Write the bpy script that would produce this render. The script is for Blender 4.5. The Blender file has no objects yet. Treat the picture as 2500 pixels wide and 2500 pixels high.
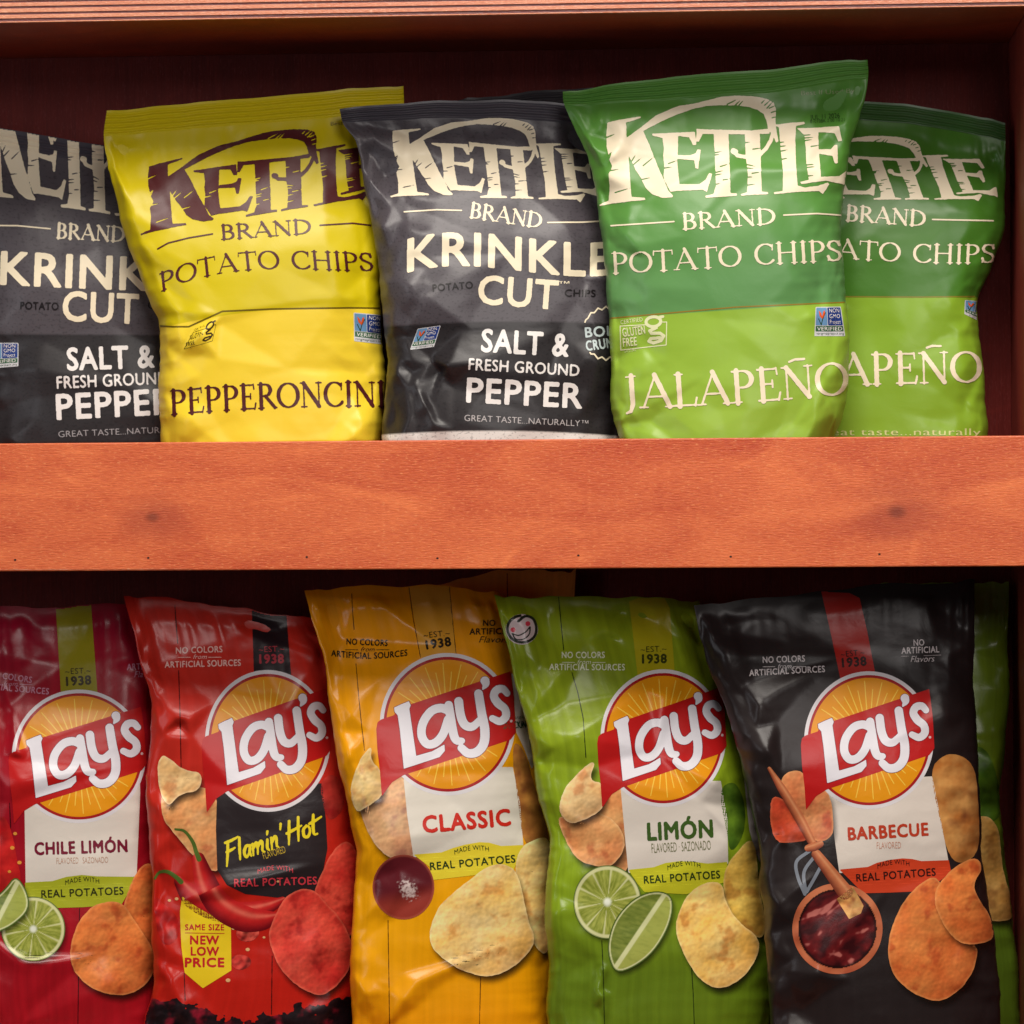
import bpy, math, random
import numpy as np
from mathutils import Matrix, Vector

R = math.radians
SC = bpy.context.scene
COL = SC.collection

# ------------------------------------------------------------------ camera
DIST = 2.6                       # metres from the lens to the front of the shelf
F_PX = 8125.0                    # focal length for a 2500 px wide picture
YAW = R(3.9)
ROLL = R(0.36)
cam_d = bpy.data.cameras.new('camera')
cam = bpy.data.objects.new('camera', cam_d)
COL.objects.link(cam)
cam_d.sensor_fit = 'HORIZONTAL'
cam_d.sensor_width = 36.0
cam_d.lens = 36.0 * F_PX / 2500.0
cam_d.clip_start = 0.05
cam_d.clip_end = 50
cam_loc = Vector((DIST * math.tan(YAW), -DIST, 0.0))
cam_rot = (Matrix.Rotation(YAW, 3, 'Z') @ Matrix.Rotation(math.pi / 2, 3, 'X') @ Matrix.Rotation(-ROLL, 3, 'Z'))
cam.matrix_world = Matrix.Translation(cam_loc) @ cam_rot.to_4x4()
cam_d.dof.use_dof = True
cam_d.dof.focus_distance = 2.62
cam_d.dof.aperture_fstop = 13.0
SC.camera = cam

# ------------------------------------------------------------------ light
world = bpy.data.worlds.new('World')
SC.world = world
world.use_nodes = True
world.node_tree.nodes['Background'].inputs[0].default_value = (1.0, 0.93, 0.86, 1)
world.node_tree.nodes['Background'].inputs[1].default_value = 0.045


def area(name, loc, target, sx, sy, power, color):
    l = bpy.data.lights.new(name, 'AREA')
    l.shape = 'RECTANGLE'
    l.size, l.size_y = sx, sy
    l.energy = power
    l.color = color
    o = bpy.data.objects.new(name, l)
    o.location = loc
    o.rotation_euler = (Vector(target) - Vector(loc)).to_track_quat('-Z', 'Y').to_euler()
    COL.objects.link(o)
    return o


area('ceiling_lamp', (0.15, -1.18, 1.74), (0, 0, 0.0), 1.2, 0.7, 52, (1.0, 0.93, 0.85))
area('window_light', (-1.7, -1.6, 0.35), (0, 0, 0.0), 0.5, 1.2, 7, (0.93, 0.95, 1.0))
area('front_fill', (0.75, -2.5, 0.95), (0, 0, -0.1), 0.9, 0.7, 18, (1.0, 0.94, 0.9))  # fill light added out in front to lift the bag fronts

SC.view_settings.view_transform = 'Standard'
SC.view_settings.look = 'None'
SC.view_settings.exposure = 0.0
SC.view_settings.gamma = 1.0
SC.view_settings.use_curve_mapping = False
SC.cycles.use_denoising = True
SC.cycles.max_bounces = 8

# ------------------------------------------------------------------ helpers
RM = np.array(cam_rot)
CL = np.array(cam_loc)


def unproject(px, py, Y):
    """point of the place seen at photo position (px, py) whose distance behind the shelf front is Y"""
    px = np.asarray(px, float); py = np.asarray(py, float); Y = np.asarray(Y, float)
    d = np.stack([(px - 1250) / F_PX, -(py - 1250) / F_PX, -np.ones_like(px)], -1) @ RM.T
    t = (Y - CL[1]) / d[..., 1]
    return CL + d * t[..., None]


def srgb(r, g, b):
    c = np.array([r, g, b]) / 255.0
    return tuple(np.where(c <= 0.04045, c / 12.92, ((c + 0.055) / 1.055) ** 2.4))


def smooth(e0, e1, x):
    t = np.clip((x - e0) / (e1 - e0), 0, 1)
    return t * t * (3 - 2 * t)


def perlin(x, y, seed=0):
    rng = np.random.RandomState(seed)
    ang = rng.rand(256) * 2 * np.pi
    perm = rng.permutation(256)
    xi = np.floor(x).astype(int); yi = np.floor(y).astype(int)
    xf = x - xi; yf = y - yi

    def g(ix, iy, dx, dy):
        h = perm[(perm[ix & 255] + iy) & 255]
        a = ang[h]
        return np.cos(a) * dx + np.sin(a) * dy
    u = xf ** 3 * (xf * (xf * 6 - 15) + 10); v = yf ** 3 * (yf * (yf * 6 - 15) + 10)
    n00 = g(xi, yi, xf, yf); n10 = g(xi + 1, yi, xf - 1, yf)
    n01 = g(xi, yi + 1, xf, yf - 1); n11 = g(xi + 1, yi + 1, xf - 1, yf - 1)
    return (n00 * (1 - u) + n10 * u) * (1 - v) + (n01 * (1 - u) + n11 * u) * v * 1.0


def fbm(x, y, seed=0, oct=4):
    s = np.zeros_like(np.asarray(x, float)); a = 1.0
    for k in range(oct):
        s = s + a * perlin(np.asarray(x) * 2 ** k, np.asarray(y) * 2 ** k, seed + 7 * k)
        a *= 0.5
    return s


def tag(o, label, cat, group=None):
    o['label'] = label
    o['category'] = cat
    if group:
        o['group'] = group


def make_mesh(name, verts, faces_flat, sizes, mat, parent=None, normals=None, uv=None, color=None, origin=None):
    v = np.asarray(verts, float)
    if origin is not None:
        v = v - np.asarray(origin)
    me = bpy.data.meshes.new(name)
    nl = len(faces_flat)
    me.vertices.add(len(v)); me.vertices.foreach_set('co', v.ravel())
    me.loops.add(nl); me.loops.foreach_set('vertex_index', np.asarray(faces_flat, np.int32))
    me.polygons.add(len(sizes))
    st = np.concatenate([[0], np.cumsum(sizes)[:-1]]).astype(np.int32)
    me.polygons.foreach_set('loop_start', st)
    me.polygons.foreach_set('use_smooth', np.ones(len(sizes), bool))
    me.update(calc_edges=True)
    if uv is not None:
        l = me.uv_layers.new(name='UVMap')
        l.data.foreach_set('uv', np.asarray(uv)[np.asarray(faces_flat)].astype(np.float32).ravel())
    if color is not None:
        a = me.color_attributes.new('print', 'FLOAT_COLOR', 'POINT')
        c4 = np.ones((len(v), 4), np.float32); c4[:, :3] = color
        a.data.foreach_set('color', c4.ravel())
    if normals is not None:
        me.normals_split_custom_set_from_vertices([tuple(n) for n in normals])
    me.materials.append(mat)
    o = bpy.data.objects.new(name, me)
    COL.objects.link(o)
    if parent is not None:
        o.parent = parent
    return o


# ------------------------------------------------------------------ materials
MATS = {}


def nodes_of(name):
    m = bpy.data.materials.new(name)
    m.use_nodes = True
    nt = m.node_tree
    return m, nt, nt.nodes['Principled BSDF']


def film_bump(nt, bsdf, amount=0.25):
    tc = nt.nodes.new('ShaderNodeTexCoord')
    n1 = nt.nodes.new('ShaderNodeTexNoise'); n1.inputs['Scale'].default_value = 55; n1.inputs['Detail'].default_value = 3
    n1.inputs['Roughness'].default_value = 0.55
    n1.inputs['Distortion'].default_value = 0.6
    b = nt.nodes.new('ShaderNodeBump'); b.inputs['Strength'].default_value = amount; b.inputs['Distance'].default_value = 0.002
    nt.links.new(tc.outputs['Object'], n1.inputs['Vector'])
    nt.links.new(n1.outputs['Fac'], b.inputs['Height'])
    n2 = nt.nodes.new('ShaderNodeTexNoise'); n2.noise_type = 'RIDGED_MULTIFRACTAL'
    n2.inputs['Scale'].default_value = 24; n2.inputs['Detail'].default_value = 2.5; n2.inputs['Roughness'].default_value = 0.5; n2.inputs['Distortion'].default_value = 0.5
    b2 = nt.nodes.new('ShaderNodeBump'); b2.inputs['Strength'].default_value = amount * 0.9; b2.inputs['Distance'].default_value = 0.0022
    nt.links.new(tc.outputs['Object'], n2.inputs['Vector'])
    nt.links.new(n2.outputs['Fac'], b2.inputs['Height'])
    nt.links.new(b.outputs['Normal'], b2.inputs['Normal'])
    nt.links.new(b2.outputs['Normal'], bsdf.inputs['Normal'])


def ink(col, rough=0.36, gloss='k'):
    key = (tuple(round(c, 4) for c in col), rough, gloss)
    if key in MATS:
        return MATS[key]
    m, nt, b = nodes_of('print_ink')
    b.inputs['Base Color'].default_value = (*col, 1)
    b.inputs['Roughness'].default_value = rough
    b.inputs['Specular IOR Level'].default_value = 0.28 if gloss == 'k' else 0.27
    film_bump(nt, b, 0.09 if gloss == 'k' else 0.14)
    MATS[key] = m
    return m


def picture_ink(rough=0.29):
    if 'pic' in MATS:
        return MATS['pic']
    m, nt, b = nodes_of('picture_print')
    a = nt.nodes.new('ShaderNodeAttribute'); a.attribute_name = 'print'
    nt.links.new(a.outputs['Color'], b.inputs['Base Color'])
    b.inputs['Roughness'].default_value = rough
    b.inputs['Specular IOR Level'].default_value = 0.27
    film_bump(nt, b, 0.14)
    MATS['pic'] = m
    return m


def film(name, stops, rough, gloss='k', grain=0.0, speck=None):
    """bag film: colour bands that run down the bag (v of the bag's own print layout), vertical grain, specks"""
    m, nt, b = nodes_of(name)
    uv = nt.nodes.new('ShaderNodeUVMap'); uv.uv_map = 'UVMap'
    sep = nt.nodes.new('ShaderNodeSeparateXYZ')
    nt.links.new(uv.outputs['UV'], sep.inputs[0])
    prev = None
    for (v, w, c) in stops:
        if prev is None:
            rgb = nt.nodes.new('ShaderNodeRGB'); rgb.outputs[0].default_value = (*c, 1); prev = rgb.outputs[0]
            continue
        mr = nt.nodes.new('ShaderNodeMapRange'); mr.inputs['From Min'].default_value = v - w; mr.inputs['From Max'].default_value = v + w
        nt.links.new(sep.outputs['Y'], mr.inputs['Value'])
        mx = nt.nodes.new('ShaderNodeMix'); mx.data_type = 'RGBA'
        nt.links.new(mr.outputs[0], mx.inputs['Factor'])
        nt.links.new(prev, mx.inputs['A']); mx.inputs['B'].default_value = (*c, 1)
        prev = mx.outputs['Result']
    if grain or speck:
        mp = nt.nodes.new('ShaderNodeMapping'); nt.links.new(uv.outputs['UV'], mp.inputs['Vector'])
        n = nt.nodes.new('ShaderNodeTexNoise'); n.inputs['Detail'].default_value = 4
        nt.links.new(mp.outputs[0], n.inputs['Vector'])
        if speck:
            mp.inputs['Scale'].default_value = (90, 420, 1); n.inputs['Scale'].default_value = 1
            lo, hi, dark = 0.56, 0.62, speck
        else:
            mp.inputs['Scale'].default_value = (26, 3, 1); n.inputs['Scale'].default_value = 1.4
            lo, hi, dark = 0.3, 0.7, 1 - grain
        mr = nt.nodes.new('ShaderNodeMapRange'); mr.inputs['From Min'].default_value = lo; mr.inputs['From Max'].default_value = hi
        mr.inputs['To Min'].default_value = 1.0; mr.inputs['To Max'].default_value = dark
        nt.links.new(n.outputs['Fac'], mr.inputs['Value'])
        mul = nt.nodes.new('ShaderNodeVectorMath'); mul.operation = 'SCALE'
        nt.links.new(prev, mul.inputs[0]); nt.links.new(mr.outputs[0], mul.inputs['Scale'])
        prev = mul.outputs[0]
    nt.links.new(prev, b.inputs['Base Color'])
    b.inputs['Roughness'].default_value = rough
    b.inputs['Specular IOR Level'].default_value = 0.33 if gloss == 'k' else 0.28
    film_bump(nt, b, 0.09 if gloss == 'k' else 0.14)
    return m


# ------------------------------------------------------------------ print canvas (vector shapes -> mesh)
class Canvas:
    def __init__(s, pts, cell, pad=4):
        p = np.asarray(pts, float)
        s.x0, s.y0 = p.min(0) - pad - cell
        x1, y1 = p.max(0) + pad + cell
        s.c = cell
        s.nx = int((x1 - s.x0) / cell) + 2; s.ny = int((y1 - s.y0) / cell) + 2
        s.X, s.Y = np.meshgrid(s.x0 + cell * np.arange(s.nx), s.y0 + cell * np.arange(s.ny))
        s.F = np.full((s.ny, s.nx), -50.0)

    def sd_poly(s, pts):
        p = np.asarray(pts, float); n = len(p)
        d2 = np.full(s.F.shape, 1e12); inside = np.zeros(s.F.shape, bool)
        for i in range(n):
            a = p[i]; b = p[(i + 1) % n]; e = b - a
            wx = s.X - a[0]; wy = s.Y - a[1]
            t = np.clip((wx * e[0] + wy * e[1]) / max(e @ e, 1e-9), 0, 1)
            d2 = np.minimum(d2, (wx - e[0] * t) ** 2 + (wy - e[1] * t) ** 2)
            c = (a[1] > s.Y) != (b[1] > s.Y)
            if abs(e[1]) > 1e-9:
                inside ^= c & (s.X < e[0] * (s.Y - a[1]) / e[1] + a[0])
        return np.sqrt(d2) * np.where(inside, 1, -1)

    def sd_stroke(s, pts, w):
        p = np.asarray(pts, float); n = len(p)
        w = np.broadcast_to(np.asarray(w, float), (n,))
        out = np.full(s.F.shape, -50.0)
        for i in range(n - 1):
            a, b = p[i], p[i + 1]; e = b - a
            wx = s.X - a[0]; wy = s.Y - a[1]
            t = np.clip((wx * e[0] + wy * e[1]) / max(e @ e, 1e-9), 0, 1)
            d = np.hypot(wx - e[0] * t, wy - e[1] * t)
            out = np.maximum(out, (w[i] * (1 - t) + w[i + 1] * t) / 2 - d)
        return out

    def sd_ell(s, c, rx, ry):
        q = np.hypot((s.X - c[0]) / rx, (s.Y - c[1]) / ry)
        return (1 - q) * min(rx, ry)

    def poly(s, pts): s.F = np.maximum(s.F, s.sd_poly(pts)); return s
    def stroke(s, pts, w): s.F = np.maximum(s.F, s.sd_stroke(pts, w)); return s
    def ell(s, c, rx, ry): s.F = np.maximum(s.F, s.sd_ell(c, rx, ry)); return s
    def cut(s, f): s.F = np.minimum(s.F, -f); return s
    def keep(s, f): s.F = np.minimum(s.F, f); return s
    def rough(s, amp, scale, seed=1):
        s.F = s.F + amp * fbm(s.X / scale, s.Y / scale, seed, 2); return s

    def tris(s, T, grow=0.0):
        ss = 3; c = s.c / ss
        nx, ny = s.nx * ss, s.ny * ss
        M = np.zeros((ny, nx), bool)
        ox, oy = s.x0 - s.c / 2 + c / 2, s.y0 - s.c / 2 + c / 2
        for t in T:
            (ax, ay), (bx, by), (cx, cy) = t
            i0 = max(int((min(ax, bx, cx) - ox) / c), 0); i1 = min(int((max(ax, bx, cx) - ox) / c) + 2, nx)
            j0 = max(int((min(ay, by, cy) - oy) / c), 0); j1 = min(int((max(ay, by, cy) - oy) / c) + 2, ny)
            if i1 <= i0 or j1 <= j0:
                continue
            x = (ox + c * np.arange(i0, i1))[None, :]; y = (oy + c * np.arange(j0, j1))[:, None]
            e0 = (bx - ax) * (y - ay) - (by - ay) * (x - ax)
            e1 = (cx - bx) * (y - by) - (cy - by) * (x - bx)
            e2 = (ax - cx) * (y - cy) - (ay - cy) * (x - cx)
            M[j0:j1, i0:i1] |= ((e0 >= 0) & (e1 >= 0) & (e2 >= 0)) | ((e0 <= 0) & (e1 <= 0) & (e2 <= 0))
        r = grow / c
        if r > 0.4:
            k = int(math.ceil(r)); M0 = M; M = M.copy()
            for dj in range(-k, k + 1):
                for di in range(-k, k + 1):
                    if (di or dj) and di * di + dj * dj <= r * r + 0.3:
                        M |= np.roll(np.roll(M0, dj, 0), di, 1)
        cov = M.reshape(s.ny, ss, s.nx, ss).mean((1, 3))
        s.F = np.maximum(s.F, cov - 0.5)
        return s

    def mesh(s):
        F = s.F; ny, nx = F.shape
        ins = F > 0
        cs = [(0, 0), (0, 1), (1, 1), (1, 0)]
        I, J = np.meshgrid(np.arange(ny - 1), np.arange(nx - 1), indexing='ij')
        code = sum(ins[di:ny - 1 + di, dj:nx - 1 + dj].astype(int) << k for k, (di, dj) in enumerate(cs))
        NH = ny * nx; NV = 2 * ny * nx
        flat, sizes = [], []
        for cd in range(1, 16):
            sel = np.nonzero(code == cd)
            if len(sel[0]) == 0:
                continue
            i, j = sel
            cols = []
            for k in range(4):
                a = cs[k]; b = cs[(k + 1) % 4]
                ia = (cd >> k) & 1; ib = (cd >> ((k + 1) % 4)) & 1
                if ia:
                    cols.append((i + a[0]) * nx + j + a[1])
                if ia != ib:
                    mi = np.minimum(a[0], b[0]); mj = np.minimum(a[1], b[1])
                    base = NH if a[0] == b[0] else NV
                    cols.append(base + (i + mi) * nx + j + mj)
            cols = cols[::-1]
            A = np.stack(cols, 1)
            flat.append(A.ravel()); sizes.append(np.full(len(A), A.shape[1]))
        if not flat:
            return None
        flat = np.concatenate(flat); sizes = np.concatenate(sizes)
        ids, inv = np.unique(flat, return_inverse=True)
        kind = ids // (ny * nx); r = ids % (ny * nx); gi = r // nx; gj = r % nx
        gi2 = np.where(kind == 2, gi + 1, gi).clip(0, ny - 1); gj2 = np.where(kind == 1, gj + 1, gj).clip(0, nx - 1)
        fa = F[gi, gj]; fb = F[gi2, gj2]
        t = np.where(kind == 0, 0, fa / np.where(np.abs(fa - fb) < 1e-9, 1, fa - fb))
        t = np.clip(t, 0, 1)
        x = s.X[gi, gj] * (1 - t) + s.X[gi2, gj2] * t
        y = s.Y[gi, gj] * (1 - t) + s.Y[gi2, gj2] * t
        f = np.where(kind == 0, fa, 0)
        return np.stack([x, y], 1), inv, sizes, f


# ------------------------------------------------------------------ lettering
GL = {}
_tc = bpy.data.curves.new('lettering_source', 'FONT')
_to = bpy.data.objects.new('lettering_source', _tc)
COL.objects.link(_to)
_tc.resolution_u = 3


def sans(text, bold):
    key = (text, bold)
    if key not in GL:
        _tc.body = text; _tc.space_character = 1.0 + 3.0 * bold; _tc.size = 1.0
        bpy.context.view_layer.update()
        ev = _to.evaluated_get(bpy.context.evaluated_depsgraph_get())
        me = ev.to_mesh()
        me.calc_loop_triangles()
        v = np.array([x.co[:2] for x in me.vertices]).reshape(-1, 2)
        t = np.array([x.vertices[:] for x in me.loop_triangles])
        T = v[t]
        ev.to_mesh_clear()
        GL[key] = T
    return GL[key]


def arc(cx, cy, rx, ry, a0, a1, n=16):
    a = np.radians(np.linspace(a0, a1, n))
    return np.stack([cx + rx * np.cos(a), cy + ry * np.sin(a)], 1)


TK, TN = 0.15, 0.06


def sf(x, y, l=0.11):          # a serif foot
    return ('l', [(x - l, y), (x + l, y)], 0.05)


SER = {
    'A': (0.92, [('l', [(.10, .02), (.46, 1)], TN), ('l', [(.44, 1), (.82, .02)], TK), ('l', [(.22, .34), (.68, .34)], TN), sf(.10, .025), sf(.82, .025, .12)]),
    'B': (0.72, [('l', [(.18, .0), (.18, 1)], TK), ('c', np.vstack([[(.1, .97)], arc(.34, .75, .20, .225, 90, -90), [(.2, .525)]])), ('c', np.vstack([[(.2, .525)], arc(.36, .27, .25, .25, 90, -90), [(.06, .025)]]))]),
    'C': (0.84, [('c', arc(.48, .5, .38, .475, 48, 318, 26)), ('l', [(.74, .68), (.76, .95)], .055), ('l', [(.78, .22), (.76, .12)], .05)]),
    'D': (0.90, [('l', [(.18, 0), (.18, 1)], TK), ('c', np.vstack([[(.06, .97)], arc(.32, .5, .48, .47, 90, -90, 22), [(.06, .03)]]))]),
    'E': (0.70, [('l', [(.18, 0), (.18, 1)], TK), ('l', [(.06, .97), (.58, .97)], TN), ('l', [(.06, .03), (.62, .03)], TN), ('l', [(.2, .52), (.46, .52)], TN), ('l', [(.58, 1), (.60, .80)], .05), ('l', [(.61, 0), (.66, .24)], .06), ('l', [(.46, .63), (.46, .41)], .05)]),
    'H': (0.92, [('l', [(.18, 0), (.18, 1)], TK), ('l', [(.74, 0), (.74, 1)], TK), ('l', [(.2, .52), (.7, .52)], TN), sf(.18, .025), sf(.18, .975), sf(.74, .025), sf(.74, .975)]),
    'I': (0.38, [('l', [(.19, 0), (.19, 1)], TK), sf(.19, .025), sf(.19, .975)]),
    'J': (0.44, [('c2', [(.24, 1), (.24, .12), (.18, -.08), (.05, -.14)]), ('l', [(.10, .96), (.34, .985)], .05)]),
    'L': (0.68, [('l', [(.18, 0), (.18, 1)], TK), sf(.18, .975), ('l', [(.06, .03), (.60, .03)], TN), ('l', [(.60, 0), (.65, .25)], .06)]),
    'N': (0.92, [('l', [(.16, 0), (.16, 1)], TN), ('l', [(.16, .97), (.76, .03)], TK), ('l', [(.76, 0), (.76, 1)], TN), sf(.16, .025), sf(.12, .975, .09), sf(.76, .975)]),
    'O': (0.94, [('c', arc(.47, .5, .39, .475, 0, 360, 36))]),
    'P': (0.70, [('l', [(.18, 0), (.18, 1)], TK), sf(.18, .025), ('c', np.vstack([[(.06, .97)], arc(.34, .72, .25, .25, 90, -90), [(.2, .47)]]))]),
    'R': (0.80, [('l', [(.18, 0), (.18, 1)], TK), sf(.18, .025), ('c', np.vstack([[(.06, .97)], arc(.34, .74, .22, .23, 90, -90), [(.2, .51)]])), ('l', [(.36, .50), (.72, .03)], TK * .85), sf(.74, .025, .06)]),
    'S': (0.62, [('c', np.array([(.52, .78), (.47, .92), (.32, .975), (.16, .92), (.10, .76), (.16, .62), (.33, .52), (.49, .41), (.54, .25), (.47, .09), (.30, .025), (.14, .08), (.08, .24)])), ('l', [(.52, .74), (.53, .97)], .05), ('l', [(.08, .28), (.07, .03)], .05)]),
    'T': (0.82, [('l', [(.41, 0), (.41, 1)], TK), sf(.41, .025, .13), ('l', [(.06, .97), (.76, .97)], TN), ('l', [(.05, 1), (.04, .78)], .05), ('l', [(.77, 1), (.78, .78)], .05)]),
    ' ': (0.45, []),
}
SER['Ñ'] = (SER['N'][0], SER['N'][1] + [('l', [(.26, 1.14), (.42, 1.20), (.68, 1.19)], .07)])


def text_canvas(text, base, cap, font='sans', bold=0.0, shear=0.0, cell=None, rough=0.0, squeeze=None):
    """lettering stretched along a baseline given in photo positions"""
    base = np.asarray(base, float)
    L = base[-1] - base[0]
    ln = np.hypot(*L); ux = L / ln; up = np.array([ux[1], -ux[0]])
    tt = ((base - base[0]) @ ux) / ln
    off = (base - base[0]) @ up
    deg = min(len(base) - 1, 3)
    poly = np.polyfit(tt, off, deg) if len(base) > 2 else None

    def W(xy, wtot):
        xy = np.asarray(xy, float)
        t = xy[..., 0] / wtot
        o = np.polyval(poly, t) if poly is not None else 0 * t
        h = xy[..., 1] * cap + o
        return base[0] + t[..., None] * L + h[..., None] * up
    if cell is None:
        cell = max(min(cap / 11.0, 2.0), 1.0)
    if font == 'sans':
        T = sans(text, bold).copy()
        x0, x1 = T[..., 0].min(), T[..., 0].max()
        ch = sans('H', 0.0)[..., 1].max()
        T[..., 1] /= ch
        T[..., 0] = T[..., 0] - x0 + T[..., 1] * shear * ch
        P = W(T, x1 - x0)
        cv = Canvas(P.reshape(-1, 2), cell)
        cv.tris(P, bold * cap * 1.45)
    else:
        wt = sum(SER[c][0] for c in text)
        box = W([(0, -.2), (wt, -.2), (0, 1.3), (wt, 1.3), (wt / 2, -.2), (wt / 2, 1.3)], wt)
        cv = Canvas(box, cell)
        x = 0.0
        for c in text:
            adv, prims = SER[c]
            for p in prims:
                pts = np.array(p[1], float) + np.array([x, 0])
                q = W(pts, wt)
                if p[0] == 'l':
                    w = p[2] * (1 + bold)
                    cv.stroke(q, w * cap)
                else:
                    d = np.gradient(pts, axis=0)
                    v = np.abs(d[:, 1]) / (np.hypot(d[:, 0], d[:, 1]) + 1e-9)
                    w = (TN + (TK * 1.05 - TN) * v ** 1.5) * (1 + bold)
                    if p[0] == 'c2':
                        w = np.array([TK, TK, TK * .7, TN]) * (1 + bold)
                    cv.stroke(q, w * cap)
            x += adv
        if rough:
            cv.rough(rough, cap * 0.13, len(text))
    return cv


# ------------------------------------------------------------------ the bag
def hermite(xs, ys, q):
    """monotone-ish cubic through control rows"""
    xs = np.asarray(xs, float); ys = np.asarray(ys, float)
    d = np.diff(ys) / np.diff(xs)
    m = np.concatenate([[d[0]], (d[:-1] * np.diff(xs)[1:] + d[1:] * np.diff(xs)[:-1]) / (xs[2:] - xs[:-2]), [d[-1]]])
    i = np.clip(np.searchsorted(xs, q) - 1, 0, len(xs) - 2)
    h = xs[i + 1] - xs[i]; t = np.clip((q - xs[i]) / h, -0.2, 1.2)
    return ((2 * t ** 3 - 3 * t ** 2 + 1) * ys[i] + (t ** 3 - 2 * t ** 2 + t) * h * m[i]
            + (-2 * t ** 3 + 3 * t ** 2) * ys[i + 1] + (t ** 3 - t ** 2) * h * m[i + 1])


TAB_S = np.linspace(-1, 1, 801)
TAB_F = 0.62 * np.sin(TAB_S * np.pi / 2) + 0.38 * TAB_S


class Bag:
    def __init__(s, name, label, rows, dL, dR, T, film_mat, seal_mat=None, seal=60, lean=0.02, seed=1, crumple=1.0,
                 creases=(), group='bags of potato chips on the shelves', back_mat=None, detail=5.0, top_peak=None):
        rows = np.array(rows, float)
        s.yc, s.xl, s.yl, s.xr, s.yr = rows.T
        s.name = name; s.seed = seed; s.seal = seal; s.wave = 16.0 if seal <= 30 else 7.0
        s.top, s.bot = s.yc[0], s.yc[-1]
        s.tab = None
        nv = int((s.bot - s.top) / detail) + 1
        nu = int(np.median(s.xr - s.xl) / detail) + 1
        q = np.linspace(s.top, s.bot, nv)
        if seal > 30:
            q = np.concatenate([np.arange(s.top, s.top + seal, 2.2), np.linspace(s.top + seal, s.bot, nv)])
            nv = len(q)
        S = np.linspace(-1, 1, nu)
        s.q, s.S = q, S
        Q, SS = np.meshgrid(q, S, indexing='ij')
        px, py = s.warp(SS, Q)
        # thickness: thin at the top seal, swelling below it, tucked under at the foot
        H = s.bot - s.top
        rel = Q - s.top
        Tq = T * (0.03 + 0.97 * smooth(seal * 0.8, seal + 0.42 * H, rel) ** 0.75) * np.sqrt(np.clip((s.bot + 6 - Q) / 50, 0.02, 1))
        prof = (1 - np.abs(SS) ** 2.3) ** 0.62
        mid = dL + (dR - dL) * (SS + 1) / 2 + lean * (s.bot - Q) / H
        # wrinkles in the film (metres towards the viewer)
        e = np.abs(SS)
        edge = 0.42 + 0.8 * smooth(0.35, 0.95, e) + 0.5 * smooth(0.30, 0.02, rel / H) + 0.5 * smooth(0.78, 1.0, rel / H)
        fade = smooth(1.0, 0.86, e) * smooth(seal * 0.7, seal * 1.6 + 20, rel) * smooth(0, 40, s.bot - Q)
        k = seed * 13

        d = s.facets(Q, SS, edge, crumple, creases, k)
        d = d + 1.6 * crumple * fbm(px / 260, py / 240, k + 5, 2)
        pk = np.abs(perlin(SS * 5 + 3, Q / 900, k + 6)) * 6 + np.abs(perlin(SS * 11, Q / 500, k + 8)) * 2
        d = d - pk * crumple * np.exp(-np.clip(rel - seal, 0, None) / 70)
        d = d * fade
        # crimp lines of the seal
        crimp = 0.85 * np.sin(rel / 12.5 * 2 * np.pi) * smooth(6, 12, rel) * smooth(seal, seal - 8, rel) if seal > 30 else 0
        bend = 3.0 * fbm(SS * 1.6 + seed, Q * 0 + seed, k + 9, 2) * smooth(seal * 3, 0, rel)
        D = mid - Tq * prof - (d + crimp + bend) * 1e-3
        s.P = unproject(px, py, D)
        B = mid + Tq * prof * 0.85 + 0.0008 - (crimp + bend) * 1e-3
        Pb = unproject(px, py, B)
        # normals of the front sheet
        du = np.gradient(s.P, axis=1); dv = np.gradient(s.P, axis=0)
        N = np.cross(dv, du)
        N /= np.linalg.norm(N, axis=2, keepdims=True) + 1e-12
        if N[..., 1].mean() > 0:
            N = -N
        s.N = N
        base = s.P[-1].mean(0)
        s.origin = np.array([base[0], float(mid[-1].mean()), base[2]])
        s.root = bpy.data.objects.new(name, None)
        s.root.empty_display_size = 0.02
        s.root.location = s.origin
        COL.objects.link(s.root)
        tag(s.root, label, 'chip bag', group)
        bpy.context.view_layer.update()

        def grid_faces(r0, r1, n, flip):
            i, j = np.meshgrid(np.arange(r0, r1), np.arange(n - 1), indexing='ij')
            a = i * n + j
            A = np.stack([a, a + n, a + n + 1, a, a + n + 1, a + 1], -1).reshape(-1, 3)
            return A[:, ::-1] if flip else A
        UV = np.stack([(SS + 1) / 2, Q / 2500], -1).reshape(-1, 2)
        ns = int(np.searchsorted(q, s.top + seal)) if seal > 30 else 0

        def sheet(nm, P, Nn, r0, r1, mat, flip):
            F = grid_faces(r0, r1, nu, flip)
            ids, inv = np.unique(F, return_inverse=True)
            return make_mesh(nm, P.reshape(-1, 3)[ids], inv.ravel(), np.full(len(F), 3), mat, s.root,
                             None if Nn is None else Nn.reshape(-1, 3)[ids], UV[ids], None, s.origin)
        if ns:
            sheet('top_seal', s.P, s.N, 0, ns, seal_mat or film_mat, False)
        s.film = sheet('front_film', s.P, s.N, ns, nv - 1, film_mat, False)
        # back sheet: coarser
        Pb[:, 0] = s.P[:, 0]; Pb[:, -1] = s.P[:, -1]; Pb[-1] = s.P[-1]; Pb[0] = s.P[0] + np.array([0, 6e-4, 0])
        sheet('back_film', Pb, None, 0, nv - 1, back_mat or film_mat, True)

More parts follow.
